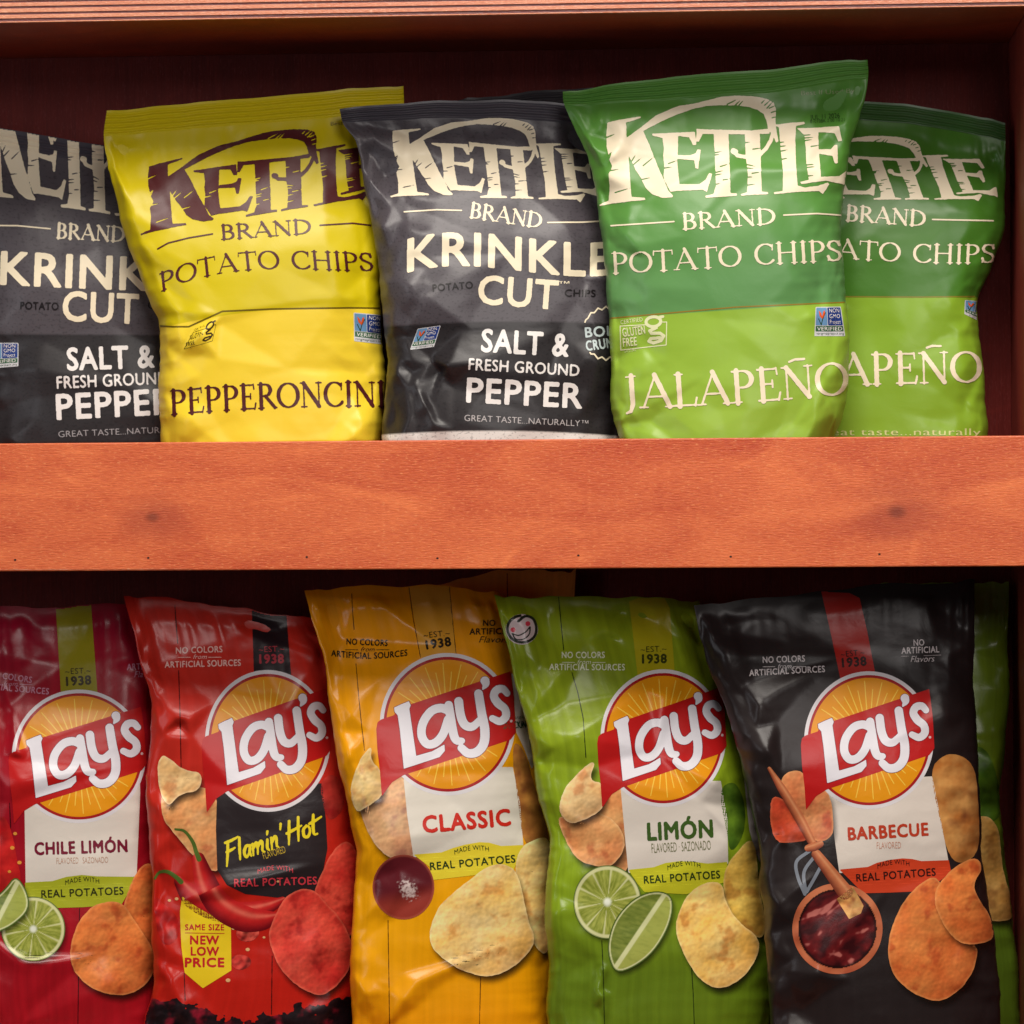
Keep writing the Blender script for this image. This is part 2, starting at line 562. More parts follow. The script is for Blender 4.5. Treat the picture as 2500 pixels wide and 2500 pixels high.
    def facets(s, Q, SS, edge, crumple, creases, k):
        """crumpled film: flat facets that meet in folds (millimetres towards the viewer)"""
        from mathutils.geometry import delaunay_2d_cdt
        rng = np.random.RandomState(k + 1)
        q, S = Q[:, 0], SS[0]
        hw = float(np.median(s.xr - s.xl)) / 2
        total = np.zeros(Q.shape)
        for level, (space, amp) in enumerate(((96, 7.6), (46, 3.0), (26, 1.1))):
            P, Hh, E = [], [], []
            if level == 0:
                for (a, b, am, w, side) in creases:
                    m = (np.array(a) + np.array(b)) / 2
                    xy = np.array([a, m, b], float)
                    cs, cq = s.inverse(xy[:, 0], xy[:, 1])
                    if np.any(np.abs(cs) > 0.97):
                        continue
                    n0 = len(P)
                    for i in range(3):
                        P.append((cs[i] * hw, cq[i])); Hh.append(am * (0.5, 1.5, 0.5)[i])
                    E += [(n0, n0 + 1), (n0 + 1, n0 + 2)]
            for t in np.arange(s.top, s.bot + 1, space * 0.8):
                for e_ in (-hw, hw):
                    P.append((e_, min(t, s.bot))); Hh.append(0)
            for t in np.arange(-hw, hw, space * 0.8):
                P.append((t, s.top - 1)); Hh.append(0); P.append((t, s.bot + 1)); Hh.append(0)
            A = np.array(P)
            for _ in range(2200):
                c = np.array([rng.uniform(-hw, hw), rng.uniform(s.top, s.bot)])
                u = abs(c[0]) / hw
                sp = space * (1.45 - 0.75 * u)
                if np.min(np.hypot(A[:, 0] - c[0], A[:, 1] - c[1])) > sp:
                    A = np.vstack([A, c])
                    i = np.searchsorted(q, c[1]).clip(0, len(q) - 1); j = np.searchsorted(S, c[0] / hw).clip(0, len(S) - 1)
                    Hh.append(rng.uniform(-1, 1) * amp * edge[i, j] * crumple * (0.55 if u < 0.45 else 1))
            v2, _, tri, ov, _, _ = delaunay_2d_cdt([Vector(p) for p in A], E, [], 0, 1e-4)
            h2 = np.array([np.mean([Hh[o] for o in oo]) if oo else 0.0 for oo in ov])
            V = np.array([tuple(p) for p in v2])
            F = np.zeros(Q.shape)
            X = SS * hw
            for t in tri:
                (x0, y0), (x1, y1), (x2, y2) = V[list(t)]
                i0, i1 = np.searchsorted(q, [min(y0, y1, y2) - 1e-6, max(y0, y1, y2) + 1e-6])
                j0, j1 = np.searchsorted(S * hw, [min(x0, x1, x2) - 1e-6, max(x0, x1, x2) + 1e-6])
                den = (y1 - y2) * (x0 - x2) + (x2 - x1) * (y0 - y2)
                if i1 <= i0 or j1 <= j0 or abs(den) < 1e-9:
                    continue
                xx = X[i0:i1, j0:j1]; yy = Q[i0:i1, j0:j1]
                l0 = ((y1 - y2) * (xx - x2) + (x2 - x1) * (yy - y2)) / den
                l1 = ((y2 - y0) * (xx - x2) + (x0 - x2) * (yy - y2)) / den
                ok = (l0 >= -1e-6) & (l1 >= -1e-6) & (l0 + l1 <= 1 + 1e-6)
                F[i0:i1, j0:j1] = np.where(ok, l0 * h2[t[0]] + l1 * h2[t[1]] + (1 - l0 - l1) * h2[t[2]], F[i0:i1, j0:j1])
            for _ in range(2):
                G = np.pad(F, 1, mode='edge')
                F = (G[:-2, 1:-1] + G[2:, 1:-1] + G[1:-1, :-2] + G[1:-1, 2:] + 2 * F) / 6
            total += F
        return total

    def warp(s, S, Q):
        f = 0.62 * np.sin(S * np.pi / 2) + 0.38 * S
        xl, xr = s.sides(Q)
        yl, yr = np.interp(Q, s.tab[0], s.tab[3]), np.interp(Q, s.tab[0], s.tab[4])
        x = xl + (xr - xl) * (f + 1) / 2
        y = Q + (yr - yl) / 2 * f + ((yr + yl) / 2 - Q) * f * f
        y = y + np.interp(S, TAB_S, s.wtab) * smooth(150, 0, Q - s.top)
        return x, y

    def sides(s, Q):
        if s.tab is None:
            T = np.linspace(s.top - 120, s.bot + 120, 1600)
            w = smooth(s.seal * 0.6, s.seal + 60, T - s.top)
            n = lambda o: (7 * fbm(T / 95 + o, T * 0 + o, s.seed + 3, 1) + 4.5 * np.abs(perlin(T / 38 + o, T * 0 + .3 + o, s.seed + 5))) * w
            s.tab = (T, hermite(s.yc, s.xl, T) + n(1.3), hermite(s.yc, s.xr, T) - n(7.7), hermite(s.yc, s.yl, T), hermite(s.yc, s.yr, T))
            s.wtab = s.wave * fbm(TAB_S * 1.9 + s.seed * 1.7, TAB_S * 0 + 0.37, s.seed, 3) * smooth(1.0, 0.8, np.abs(TAB_S))
        return np.interp(Q, s.tab[0], s.tab[1]), np.interp(Q, s.tab[0], s.tab[2])

    def inverse(s, x, y):
        Q = np.array(y, float)
        for _ in range(9):
            xl, xr = s.sides(Q)
            f = 2 * (x - xl) / (xr - xl) - 1
            fc = np.clip(f, -1, 1)
            S = np.interp(fc, TAB_F, TAB_S)
            _, yy = s.warp(S, Q)
            Q = Q + (y - yy)
        return np.where(np.abs(f) > 1, f, S), Q

    def surf(s, S, Q, lift):
        u = np.clip((S + 1) / 2 * (len(s.S) - 1), 0, len(s.S) - 1.001); v = np.clip(np.interp(Q, s.q, np.arange(len(s.q))), 0, len(s.q) - 1.001)
        i = v.astype(int); j = u.astype(int); fv = (v - i)[:, None]; fu = (u - j)[:, None]
        def bl(A):      # same two triangles per cell as the film mesh
            lo = A[i, j] * (1 - fv) + A[i + 1, j] * (fv - fu) + A[i + 1, j + 1] * fu
            hi = A[i, j] * (1 - fu) + A[i, j + 1] * (fu - fv) + A[i + 1, j + 1] * fv
            return np.where(fv >= fu, lo, hi)
        N = bl(s.N); N /= np.linalg.norm(N, axis=1, keepdims=True)
        return bl(s.P) + N * lift, N

    def put(s, cv, name, mat, parent=None, color=None, lift=8):
        r = cv.mesh()
        if r is None:
            return None
        xy, inv, sizes, f = r
        S, Q = s.inverse(xy[:, 0], xy[:, 1])
        bad = (np.abs(S) > 0.985) | (Q < s.top + 1) | (Q > s.bot - 3)
        st = np.concatenate([[0], np.cumsum(sizes)[:-1]])
        fb = np.maximum.reduceat(bad[inv].astype(int), st) > 0
        keep = np.repeat(~fb, sizes)
        flat = inv[keep]; sizes = sizes[~fb]
        if len(sizes) == 0:
            return None
        ids, flat = np.unique(flat, return_inverse=True)
        P, N = s.surf(S[ids], Q[ids], lift * 0.00004 + 0.00007)
        c = None
        if color is not None:
            gy, gx = np.gradient(np.clip(cv.F, 0, 26), cv.c)
            ii = np.clip(np.round((xy[ids, 1] - cv.y0) / cv.c).astype(int), 0, cv.ny - 1); jj = np.clip(np.round((xy[ids, 0] - cv.x0) / cv.c).astype(int), 0, cv.nx - 1)
            F0 = cv.F[ii, jj]
            c = color(xy[ids, 0], xy[ids, 1], np.clip(F0, 0, None), (gx[ii, jj], gy[ii, jj]))
        return make_mesh(name, P, flat, sizes, mat, parent or s.root, N, None, c, s.origin)

    def text(s, name, text, base, cap, mat, parent=None, **kw):
        return s.put(text_canvas(text, base, cap, **kw), name, mat, parent)


def zoom(ox, oy, k):
    def z(*p):
        return [(ox + x / k, oy + y / k) for x, y in p]
    z.k = k
    return z
# ------------------------------------------------------------------ the shelf unit
def wood(name, light, dark, knots=(), rough=0.42, scale=1.0, blotch=0.5, axis='x', gloss=0.5):
    """stained birch ply: fine pores along the board, slow blotches, curl figure and knots"""
    m, nt, b = nodes_of(name)
    N = nt.nodes; Lk = nt.links
    tc = N.new('ShaderNodeTexCoord')
    mp = N.new('ShaderNodeMapping'); Lk.new(tc.outputs['Object'], mp.inputs['Vector'])
    mp.inputs['Scale'].default_value = (52, 120, 330) if axis == 'x' else ((330, 120, 9) if axis == 'z' else (330, 9, 330))
    fine = N.new('ShaderNodeTexNoise'); fine.inputs['Scale'].default_value = 2.6 * scale; fine.inputs['Detail'].default_value = 5; fine.inputs['Roughness'].default_value = 0.7
    Lk.new(mp.outputs[0], fine.inputs['Vector'])
    mp2 = N.new('ShaderNodeMapping'); Lk.new(tc.outputs['Object'], mp2.inputs['Vector'])
    mp2.inputs['Scale'].default_value = (5, 10, 16) if axis == 'x' else ((16, 10, 5) if axis == 'z' else (16, 5, 16))
    blot = N.new('ShaderNodeTexNoise'); blot.inputs['Scale'].default_value = 1.5; blot.inputs['Detail'].default_value = 4; blot.inputs['Distortion'].default_value = 1.2
    Lk.new(mp2.outputs[0], blot.inputs['Vector'])
    # curl figure: bent thin light lines
    wv = N.new('ShaderNodeTexNoise'); wv.inputs['Scale'].default_value = 4.2; wv.inputs['Detail'].default_value = 2; wv.inputs['Distortion'].default_value = 0.8
    mp3 = N.new('ShaderNodeMapping'); Lk.new(tc.outputs['Object'], mp3.inputs['Vector']); mp3.inputs['Scale'].default_value = (1.0, 1, 1.4)
    mp3.inputs['Rotation'].default_value = (0, 0.45, 0)
    Lk.new(mp3.outputs[0], wv.inputs['Vector'])
    sn = N.new('ShaderNodeMath'); sn.operation = 'MULTIPLY'; sn.inputs[1].default_value = 34; Lk.new(wv.outputs['Fac'], sn.inputs[0])
    si = N.new('ShaderNodeMath'); si.operation = 'SINE'; Lk.new(sn.outputs[0], si.inputs[0])
    pw = N.new('ShaderNodeMapRange'); pw.inputs['From Min'].default_value = 0.86; pw.inputs['From Max'].default_value = 1.0; Lk.new(si.outputs[0], pw.inputs['Value'])
    msk = N.new('ShaderNodeMath'); msk.operation = 'MULTIPLY'; Lk.new(pw.outputs[0], msk.inputs[0])
    bm = N.new('ShaderNodeMapRange'); bm.inputs['From Min'].default_value = 0.42; bm.inputs['From Max'].default_value = 0.62; Lk.new(blot.outputs['Fac'], bm.inputs['Value'])
    Lk.new(bm.outputs[0], msk.inputs[1])
    # colour = dark..light by fine + blotch
    f1 = N.new('ShaderNodeMapRange'); f1.inputs['From Min'].default_value = 0.36; f1.inputs['From Max'].default_value = 0.66; Lk.new(fine.outputs['Fac'], f1.inputs['Value'])
    f2 = N.new('ShaderNodeMapRange'); f2.inputs['From Min'].default_value = 0.30; f2.inputs['From Max'].default_value = 0.70; Lk.new(blot.outputs['Fac'], f2.inputs['Value'])
    mixf = N.new('ShaderNodeMix'); mixf.data_type = 'FLOAT'; mixf.inputs['Factor'].default_value = blotch
    Lk.new(f1.outputs[0], mixf.inputs['A']); Lk.new(f2.outputs[0], mixf.inputs['B'])
    ad = N.new('ShaderNodeMath'); ad.operation = 'MULTIPLY_ADD'; ad.inputs[1].default_value = 0.22
    Lk.new(msk.outputs[0], ad.inputs[0]); Lk.new(mixf.outputs['Result'], ad.inputs[2])
    col = N.new('ShaderNodeMix'); col.data_type = 'RGBA'; col.inputs['A'].default_value = (*dark, 1); col.inputs['B'].default_value = (*light, 1)
    Lk.new(ad.outputs[0], col.inputs['Factor'])
    prev = col.outputs['Result']
    # sparkle of the wood, painted into the colour as small pale flecks
    mp4 = N.new('ShaderNodeMapping'); Lk.new(tc.outputs['Object'], mp4.inputs['Vector'])
    mp4.inputs['Scale'].default_value = (170, 120, 620) if axis == 'x' else ((620, 120, 170) if axis == 'z' else (620, 170, 620))
    fk = N.new('ShaderNodeTexNoise'); fk.inputs['Scale'].default_value = 1.6; fk.inputs['Detail'].default_value = 2; Lk.new(mp4.outputs[0], fk.inputs['Vector'])
    fm = N.new('ShaderNodeMapRange'); fm.inputs['From Min'].default_value = 0.58; fm.inputs['From Max'].default_value = 0.72; fm.inputs['To Max'].default_value = 0.55; Lk.new(fk.outputs['Fac'], fm.inputs['Value'])
    fmx = N.new('ShaderNodeMix'); fmx.data_type = 'RGBA'; Lk.new(fm.outputs[0], fmx.inputs['Factor']); Lk.new(prev, fmx.inputs['A'])
    fmx.inputs['B'].default_value = (min(1, light[0] * 1.12), min(1, light[1] * 1.75), min(1, light[2] * 2.2), 1)
    prev = fmx.outputs['Result']
    for (kx, kz, r, c) in knots:
        v = N.new('ShaderNodeVectorMath'); v.operation = 'SUBTRACT'; v.inputs[1].default_value = (kx, 0, kz); Lk.new(tc.outputs['Object'], v.inputs[0])
        v2 = N.new('ShaderNodeVectorMath'); v2.operation = 'MULTIPLY'; v2.inputs[1].default_value = (0.7, 0, 1.0); Lk.new(v.outputs[0], v2.inputs[0])
        ln = N.new('ShaderNodeVectorMath'); ln.operation = 'LENGTH'; Lk.new(v2.outputs[0], ln.inputs[0])
        nz = N.new('ShaderNodeMath'); nz.operation = 'MULTIPLY_ADD'; nz.inputs[1].default_value = r * 1.1; Lk.new(blot.outputs['Fac'], nz.inputs[0]); Lk.new(ln.outputs['Value'], nz.inputs[2])
        mr = N.new('ShaderNodeMapRange'); mr.interpolation_type = 'SMOOTHERSTEP'
        mr.inputs['From Min'].default_value = r * 0.55; mr.inputs['From Max'].default_value = r * 1.75; mr.inputs['To Min'].default_value = 1; mr.inputs['To Max'].default_value = 0
        Lk.new(nz.outputs[0], mr.inputs['Value'])
        ml = N.new('ShaderNodeMath'); ml.operation = 'MULTIPLY'; ml.inputs[1].default_value = 0.5; Lk.new(mr.outputs[0], ml.inputs[0])
        mx = N.new('ShaderNodeMix'); mx.data_type = 'RGBA'; Lk.new(ml.outputs[0], mx.inputs['Factor']); Lk.new(prev, mx.inputs['A']); mx.inputs['B'].default_value = (*c, 1)
        # the small dark eye
        me_ = N.new('ShaderNodeMapRange'); me_.interpolation_type = 'SMOOTHERSTEP'
        me_.inputs['From Min'].default_value = r * 0.02; me_.inputs['From Max'].default_value = r * 0.24; me_.inputs['To Min'].default_value = 0.6; me_.inputs['To Max'].default_value = 0
        Lk.new(ln.outputs['Value'], me_.inputs['Value'])
        mx2 = N.new('ShaderNodeMix'); mx2.data_type = 'RGBA'; Lk.new(me_.outputs[0], mx2.inputs['Factor']); Lk.new(mx.outputs['Result'], mx2.inputs['A']); mx2.inputs['B'].default_value = (c[0] * .35, c[1] * .35, c[2] * .35, 1)
        prev = mx2.outputs['Result']
    Lk.new(prev, b.inputs['Base Color'])
    # gloss varies along the pores; fine relief
    rr = N.new('ShaderNodeMapRange'); rr.inputs['To Min'].default_value = rough - 0.10; rr.inputs['To Max'].default_value = rough + 0.12; Lk.new(fine.outputs['Fac'], rr.inputs['Value'])
    Lk.new(rr.outputs[0], b.inputs['Roughness'])
    b.inputs['Specular IOR Level'].default_value = gloss
    bp = N.new('ShaderNodeBump'); bp.inputs['Strength'].default_value = 0.6; bp.inputs['Distance'].default_value = 0.0008
    Lk.new(fine.outputs['Fac'], bp.inputs['Height']); Lk.new(bp.outputs['Normal'], b.inputs['Normal'])
    return m


def box(name, lo, hi, mat, parent, bevel=0.0012):
    import bmesh
    bm = bmesh.new()
    c = [(a + b_) / 2 for a, b_ in zip(lo, hi)]
    bmesh.ops.create_cube(bm, size=1)
    for v in bm.verts:
        v.co = Vector([v.co[i] * (hi[i] - lo[i]) + c[i] for i in range(3)])
    if bevel:
        bmesh.ops.bevel(bm, geom=list(bm.edges), offset=bevel, segments=2, affect='EDGES', profile=0.5)
    me = bpy.data.meshes.new(name); bm.to_mesh(me); bm.free()
    me.materials.append(mat)
    o = bpy.data.objects.new(name, me); COL.objects.link(o); o.parent = parent
    return o


def pt(px, py, Y=0.0):
    return unproject(np.array(px), np.array(py), np.array(Y))


unit = bpy.data.objects.new('wooden_shelf_unit', None)
COL.objects.link(unit)
tag(unit, 'orange brown stained plywood shelf unit holding both rows of chip bags', 'shelf')
DEP = 0.205
z_ft = float(pt(1250, 1073)[2]); z_fb = float(pt(1250, 1388.5)[2])
z_top = float(pt(1250, 35)[2])
k1 = pt(372, 1263); k2 = pt(2190, 1250)
W_L = srgb(246, 130, 74); W_D = srgb(192, 68, 36)
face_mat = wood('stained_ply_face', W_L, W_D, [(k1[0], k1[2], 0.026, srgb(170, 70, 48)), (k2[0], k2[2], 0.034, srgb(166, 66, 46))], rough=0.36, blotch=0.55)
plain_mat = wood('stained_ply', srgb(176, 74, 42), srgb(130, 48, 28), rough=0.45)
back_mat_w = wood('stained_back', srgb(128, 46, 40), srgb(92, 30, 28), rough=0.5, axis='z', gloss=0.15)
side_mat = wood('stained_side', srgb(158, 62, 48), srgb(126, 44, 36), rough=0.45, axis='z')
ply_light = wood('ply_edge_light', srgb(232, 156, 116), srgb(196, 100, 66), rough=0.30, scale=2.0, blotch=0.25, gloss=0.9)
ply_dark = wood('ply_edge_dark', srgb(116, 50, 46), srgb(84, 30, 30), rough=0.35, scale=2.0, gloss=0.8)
X0, X1 = -0.62, float(pt(2466, 560, DEP)[0])
fascia = box('front_lip', (X0, 0.0, z_fb), (X1 + 0.03, 0.018, z_ft), face_mat, unit, 0.0010)
z_sh = float(pt(1250, 1128, 0.08)[2])
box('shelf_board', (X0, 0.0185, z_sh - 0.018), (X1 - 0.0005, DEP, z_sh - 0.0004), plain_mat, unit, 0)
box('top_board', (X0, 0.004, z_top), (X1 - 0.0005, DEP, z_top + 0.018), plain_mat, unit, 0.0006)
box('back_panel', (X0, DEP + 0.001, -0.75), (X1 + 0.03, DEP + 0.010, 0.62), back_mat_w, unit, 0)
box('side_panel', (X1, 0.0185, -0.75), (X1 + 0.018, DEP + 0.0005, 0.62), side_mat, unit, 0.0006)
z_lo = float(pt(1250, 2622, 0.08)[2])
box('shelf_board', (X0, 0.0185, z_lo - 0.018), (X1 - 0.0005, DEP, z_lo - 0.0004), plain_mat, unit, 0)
box('front_lip', (X0, 0.0, z_lo - 0.085), (X1 + 0.03, 0.018, z_lo + 0.012), face_mat, unit, 0.0010)
# bare ply edge of the top board: alternating veneers, the dark ones set back
zz = z_top
for k, (h, lt) in enumerate([(0.0010, 1), (0.0022, 0), (0.0030, 1), (0.0017, 0), (0.0032, 1), (0.0017, 0), (0.0030, 1), (0.0017, 0), (0.0026, 1)]):
    box('ply_layer', (X0, (0.0 if lt else 0.0009), zz + 0.00003), (X1 + 0.03, 0.0039, zz + h - 0.00003), ply_light if lt else ply_dark, unit, 0.00025 if lt else 0)
    zz += h
box('upper_lip', (X0, -0.0012, zz + 0.0004), (X1 + 0.03, 0.0039, zz + 0.07), face_mat, unit, 0.0008)
# brad nail holes along the lower edge of the lip
hole_mat, _, hb = nodes_of('nail_hole_dark'); hb.inputs['Base Color'].default_value = (0.03, 0.008, 0.005, 1); hb.inputs['Roughness'].default_value = 0.8
for (hx, hy) in [(37, 1367), (362, 1362), (749, 1360), (1068, 1363), (1412, 1356), (1784, 1359), (2147, 1353)]:
    c = pt(hx, hy)
    n = 10
    a = np.linspace(0, 2 * np.pi, n, endpoint=False)
    ring = np.stack([c[0] + 0.0010 * np.cos(a), np.full(n, -0.00012), c[2] + 0.0008 * np.sin(a)], 1)
    vv = np.vstack([ring, [[c[0], -0.00006, c[2]]]])
    fl = np.array([[i, (i + 1) % n, n] for i in range(n)]).ravel()
    make_mesh('nail_hole', vv, fl, np.full(n, 3), hole_mat, fascia)

# bare splintered strip along the lower left edge of the lip
sx = np.linspace(-20, 470, 60)
ey = 1395.5 - sx * 0.0052
up_ = 2.5 + 4.0 * np.abs(fbm(sx / 60, sx * 0 + .4, 3, 3)) * smooth(470, 380, sx) + 2 * smooth(250, 60, sx)
top_e = pt(sx, ey - up_, np.full(60, -0.00015)); bot_e = pt(sx, ey - 0.6, np.full(60, -0.00015)); bot_e[:, 2] = np.maximum(bot_e[:, 2], z_fb + 0.0011); top_e[:, 2] = np.maximum(top_e[:, 2], z_fb + 0.0013)
vv = np.vstack([top_e, bot_e])
fl = np.array([[i, i + 60, i + 61, i + 1] for i in range(59)]).ravel()
make_mesh('chipped_edge', vv, fl, np.full(59, 4), ply_light, fascia)

# ------------------------------------------------------------------ upper row: matte film bags
CREAM = srgb(240, 226, 196)
INK_CREAM = ink(CREAM)
INK_BROWN = ink(srgb(78, 28, 30))
INK_WHITE = ink(srgb(232, 228, 224))
INK_BLACK = ink(srgb(28, 24, 26))

zK = zoom(1400, 200, 2.76)
KET = {
 'polys': [
  [(228,275),(300,258),(452,234),(456,243),(400,262),(355,275),(356,330),(358,380),(372,500),(375,560),(385,700),(392,775),(480,780),(486,795),(400,803),(250,822),(180,837),(175,827),(240,800),(245,700),(238,620),(262,570),(245,530),(225,440),(222,360)],
  [(356,378),(450,310),(560,225),(700,165),(820,145),(920,120),(1000,100),(1100,93),(1210,97),(1300,113),(1350,140),(1366,190),(1362,260),(1365,310),(1382,400),(1366,413),(1345,362),(1318,330),(1310,310),(1300,260),(1280,215),(1240,190),(1180,170),(1100,160),(1000,158),(900,162),(800,185),(700,220),(620,255),(540,295),(470,332),(400,380)],
  [(356,385),(470,332),(510,420),(545,510),(575,585),(610,660),(640,735),(673,768),(668,780),(600,783),(530,757),(485,712),(455,650),(415,585),(372,498)],
  [(530,350),(820,337),(828,425),(805,428),(780,375),(705,365),(705,400),(703,495),(790,495),(825,480),(835,455),(858,458),(840,585),(822,583),(815,530),(700,520),(700,545),(705,600),(715,690),(850,690),(890,660),(915,615),(936,620),(900,742),(870,728),(700,735),(655,742),(612,660),(608,640),(612,560),(605,500),(610,450),(600,380),(533,362)],
  [(830,316),(860,320),(1200,328),(1322,316),(1322,350),(1160,354),(870,352),(845,405),(828,402)],
  [(945,348),(1045,348),(1050,500),(1055,600),(1058,750),(1100,752),(1103,768),(1000,775),(890,783),(888,768),(945,755),(960,700),(955,560),(950,450)],
  [(1155,348),(1255,348),(1262,500),(1265,620),(1270,740),(1310,743),(1313,758),(1200,762),(1130,769),(1127,756),(1170,745),(1175,620),(1160,500)],
  [(1352,290),(1480,275),(1558,270),(1561,285),(1500,298),(1495,400),(1500,560),(1510,700),(1560,712),(1650,700),(1715,677),(1723,690),(1680,756),(1655,735),(1500,742),(1355,758),(1347,745),(1410,735),(1412,600),(1395,450),(1385,310)],
  [(1505,313),(1640,310),(1790,299),(1809,398),(1785,402),(1760,345),(1650,340),(1652,455),(1735,455),(1760,425),(1779,425),(1781,547),(1760,551),(1745,500),(1655,485),(1668,640),(1790,635),(1835,600),(1852,595),(1836,705),(1815,690),(1700,665),(1535,689),(1528,675),(1585,660),(1570,560),(1565,450),(1555,360)],
 ],
 'strokes': [([(1345,345),(1328,400),(1298,450),(1258,490)], 26), ([(1082,470),(1105,498),(1165,508)], 26), ([(1080,468),(1088,472)], 42)],
 'cuts': [((225,375),(288,349)),((232,602),(312,588)),((282,746),(388,714)),((392,535),(422,488)),((402,562),(462,508)),((470,566),(548,502)),((236,528),(258,478)),((640,552),(706,528)),((606,583),(668,574)),((452,661),(528,644)),
  ((948,480),(1002,469)),((950,494),(985,490)),((958,612),(1012,599)),((962,628),(1006,620)),((990,572),(1052,553)),((1008,662),(1058,654)),((956,692),(992,685)),
  ((1152,411),(1192,407)),((1163,558),(1228,571)),((1165,582),(1216,586)),((1203,617),(1268,607)),((1208,455),(1268,447)),((1172,643),(1216,640)),((1168,698),(1228,689)),
  ((1390,411),(1428,404)),((1396,437),(1442,430)),((1398,468),(1446,459)),((1406,523),(1448,514)),((1550,361),(1618,356)),((1552,380),(1618,375)),((1556,397),(1612,390)),((1600,437),(1660,427)),((1566,562),(1636,555)),((1572,578),(1642,571)),((1562,637),(1632,629)),
  ((1080,168),(1132,118)),((1108,166),(1152,118)),((1036,152),(1108,116)),((1268,143),(1292,118)),((1303,178),(1348,128)),((1288,158),(1328,123)),((1318,178),(1366,158)),((1332,208),(1370,194)),((1338,243),(1368,235)),((235,500),(262,470))],
}


def kettle_logo(bag, mat, A, B, C):
    """the woodcut wordmark; A, B, C = where its lower left, lower right and upper right reference points sit"""
    a, b, c = np.array(zK((175, 830), (1840, 700), (1790, 299)))
    M = np.array([b - a, c - b]).T
    T = np.array([np.array(B) - np.array(A), np.array(C) - np.array(B)], float).T @ np.linalg.inv(M)
    f = lambda pts: (np.array(zK(*pts)) - a) @ T.T + np.array(A, float)
    sc = math.sqrt(abs(np.linalg.det(T))) / 2.76
    allp = np.vstack([f(p) for p in KET['polys']])
    cv = Canvas(allp, 1.9)
    for p in KET['polys']:
        cv.poly(f(p))
    for p, w in KET['strokes']:
        cv.stroke(f(p), w * sc)
    cv.rough(0.9, 9, 5)
    for p in KET['cuts']:
        q = f(p)
        cv.cut(cv.sd_stroke(np.array([q[0], (q[0] + q[1]) / 2, q[1]]), np.array([9, 8, 1.5]) * sc))
    return bag.put(cv, 'wordmark', mat, lift=6)


def brand_line(bag, mat, tb, l1, l2, cap=36):
    t = bag.text('brand_lettering', 'BRAND', tb, cap, mat, font='serif', bold=0.25, rough=1.0, cell=1.5)
    for l in (l1, l2):
        bag.put(Canvas(l, 1.5).stroke(l, 3.6), 'rule_line', mat)


def gmo_badge(bag, q, dim=1.0):
    """small butterfly seal: q = its four corners, clockwise from the upper left"""
    q = np.array(q, float)
    def m(u, v): return (q[0] * (1 - u) + q[1] * u) * (1 - v) + (q[3] * (1 - u) + q[2] * u) * v
    def quad(u0, v0, u1, v1): return [m(u0, v0), m(u1, v0), m(u1, v1), m(u0, v1)]
    root = bag.put(Canvas(q, 2).poly(quad(0, 0, 1, 1)), 'seal_badge', ink(srgb(204, 204, 206)), lift=3)
    if root is None: return
    bag.put(Canvas(q, 2).poly(quad(.03, .03, .44, .63)), 'sky_panel', ink(srgb(104, 146, 186)), root, lift=5)
    bag.put(Canvas(q, 2).poly(quad(.46, .03, .97, .63)), 'blue_panel', ink(srgb(38, 62, 130)), root, lift=5)
    bag.put(Canvas(q, 2).poly(quad(.03, .65, .97, .84)), 'green_panel', ink(srgb(58, 100, 70)), root, lift=5)
    bag.put(Canvas(q, 1.2).poly([m(.12, .12), m(.22, .22), m(.25, .34), m(.30, .16), m(.36, .12), m(.36, .28), m(.27, .42), m(.16, .32)]), 'butterfly_mark', ink(srgb(222, 92, 40)), root, lift=7)
    bag.put(Canvas(q, 1.2).stroke([m(.38, .20), m(.27, .42), m(.22, .62)], 2.2).stroke([m(.12, .40), m(.22, .62)], 2.0), 'stem_mark', ink(srgb(40, 70, 40)), root, lift=7)
    w = INK_WHITE
    cap = np.hypot(*(q[3] - q[0])) * 0.14
    for i, tx in enumerate(('NON', 'GMO', 'Project')):
        bag.text('lettering', tx, [m(.52, .20 + .19 * i), m(.90, .20 + .19 * i)], cap, w, root, bold=0.01, cell=0.9)
    bag.text('lettering', 'VERIFIED', [m(.08, .81), m(.92, .81)], cap * .9, w, root, bold=0.01, cell=0.9)
    bag.text('lettering', 'nongmoproject.org', [m(.04, .95), m(.96, .95)], cap * .62, ink(srgb(50, 80, 60)), root, cell=0.8)


def gluten_badge(bag, mat, q):
    q = np.array(q, float)
    def m(u, v): return (q[0] * (1 - u) + q[1] * u) * (1 - v) + (q[3] * (1 - u) + q[2] * u) * v
    k = np.hypot(*(q[1] - q[0])) / 115.0
    cv = Canvas(q, 1.2)
    cv.stroke([m(.60, .25), m(.0, .25), m(.0, .98), m(.97, .90), m(.98, .20), m(.90, .20)], 2.4 * k)
    cv.stroke([m(.70 + .155 * math.cos(a), .17 + .15 * math.sin(a)) for a in np.linspace(0, 6.283, 22)], 7.5 * k)
    cv.stroke([m(.84, .04), m(.90, .03)], 7 * k)
    cv.stroke([m(.76, .36), m(.62, .44), m(.66, .52), m(.84, .53), m(.92, .62), m(.86, .76), m(.70, .82), m(.60, .76), m(.64, .68), m(.84, .67)], 7.5 * k)
    b = bag.put(cv, 'grain_free_badge', mat, lift=4)
    bag.text('lettering', 'CERTIFIED', [m(.02, .20), m(.48, .14)], 10 * k, mat, b, cell=0.9)
    bag.text('lettering', 'GLUTEN', [m(.06, .58), m(.53, .52)], 20 * k, mat, b, bold=0.02, cell=1.0)
    bag.text('lettering', 'FREE', [m(.06, .88), m(.35, .86)], 20 * k, mat, b, bold=0.02, cell=1.0)
    bag.text('lettering', 'GFCO.ORG', [m(.08, 1.06), m(.33, 1.04)], 6 * k, mat, b, cell=0.8)


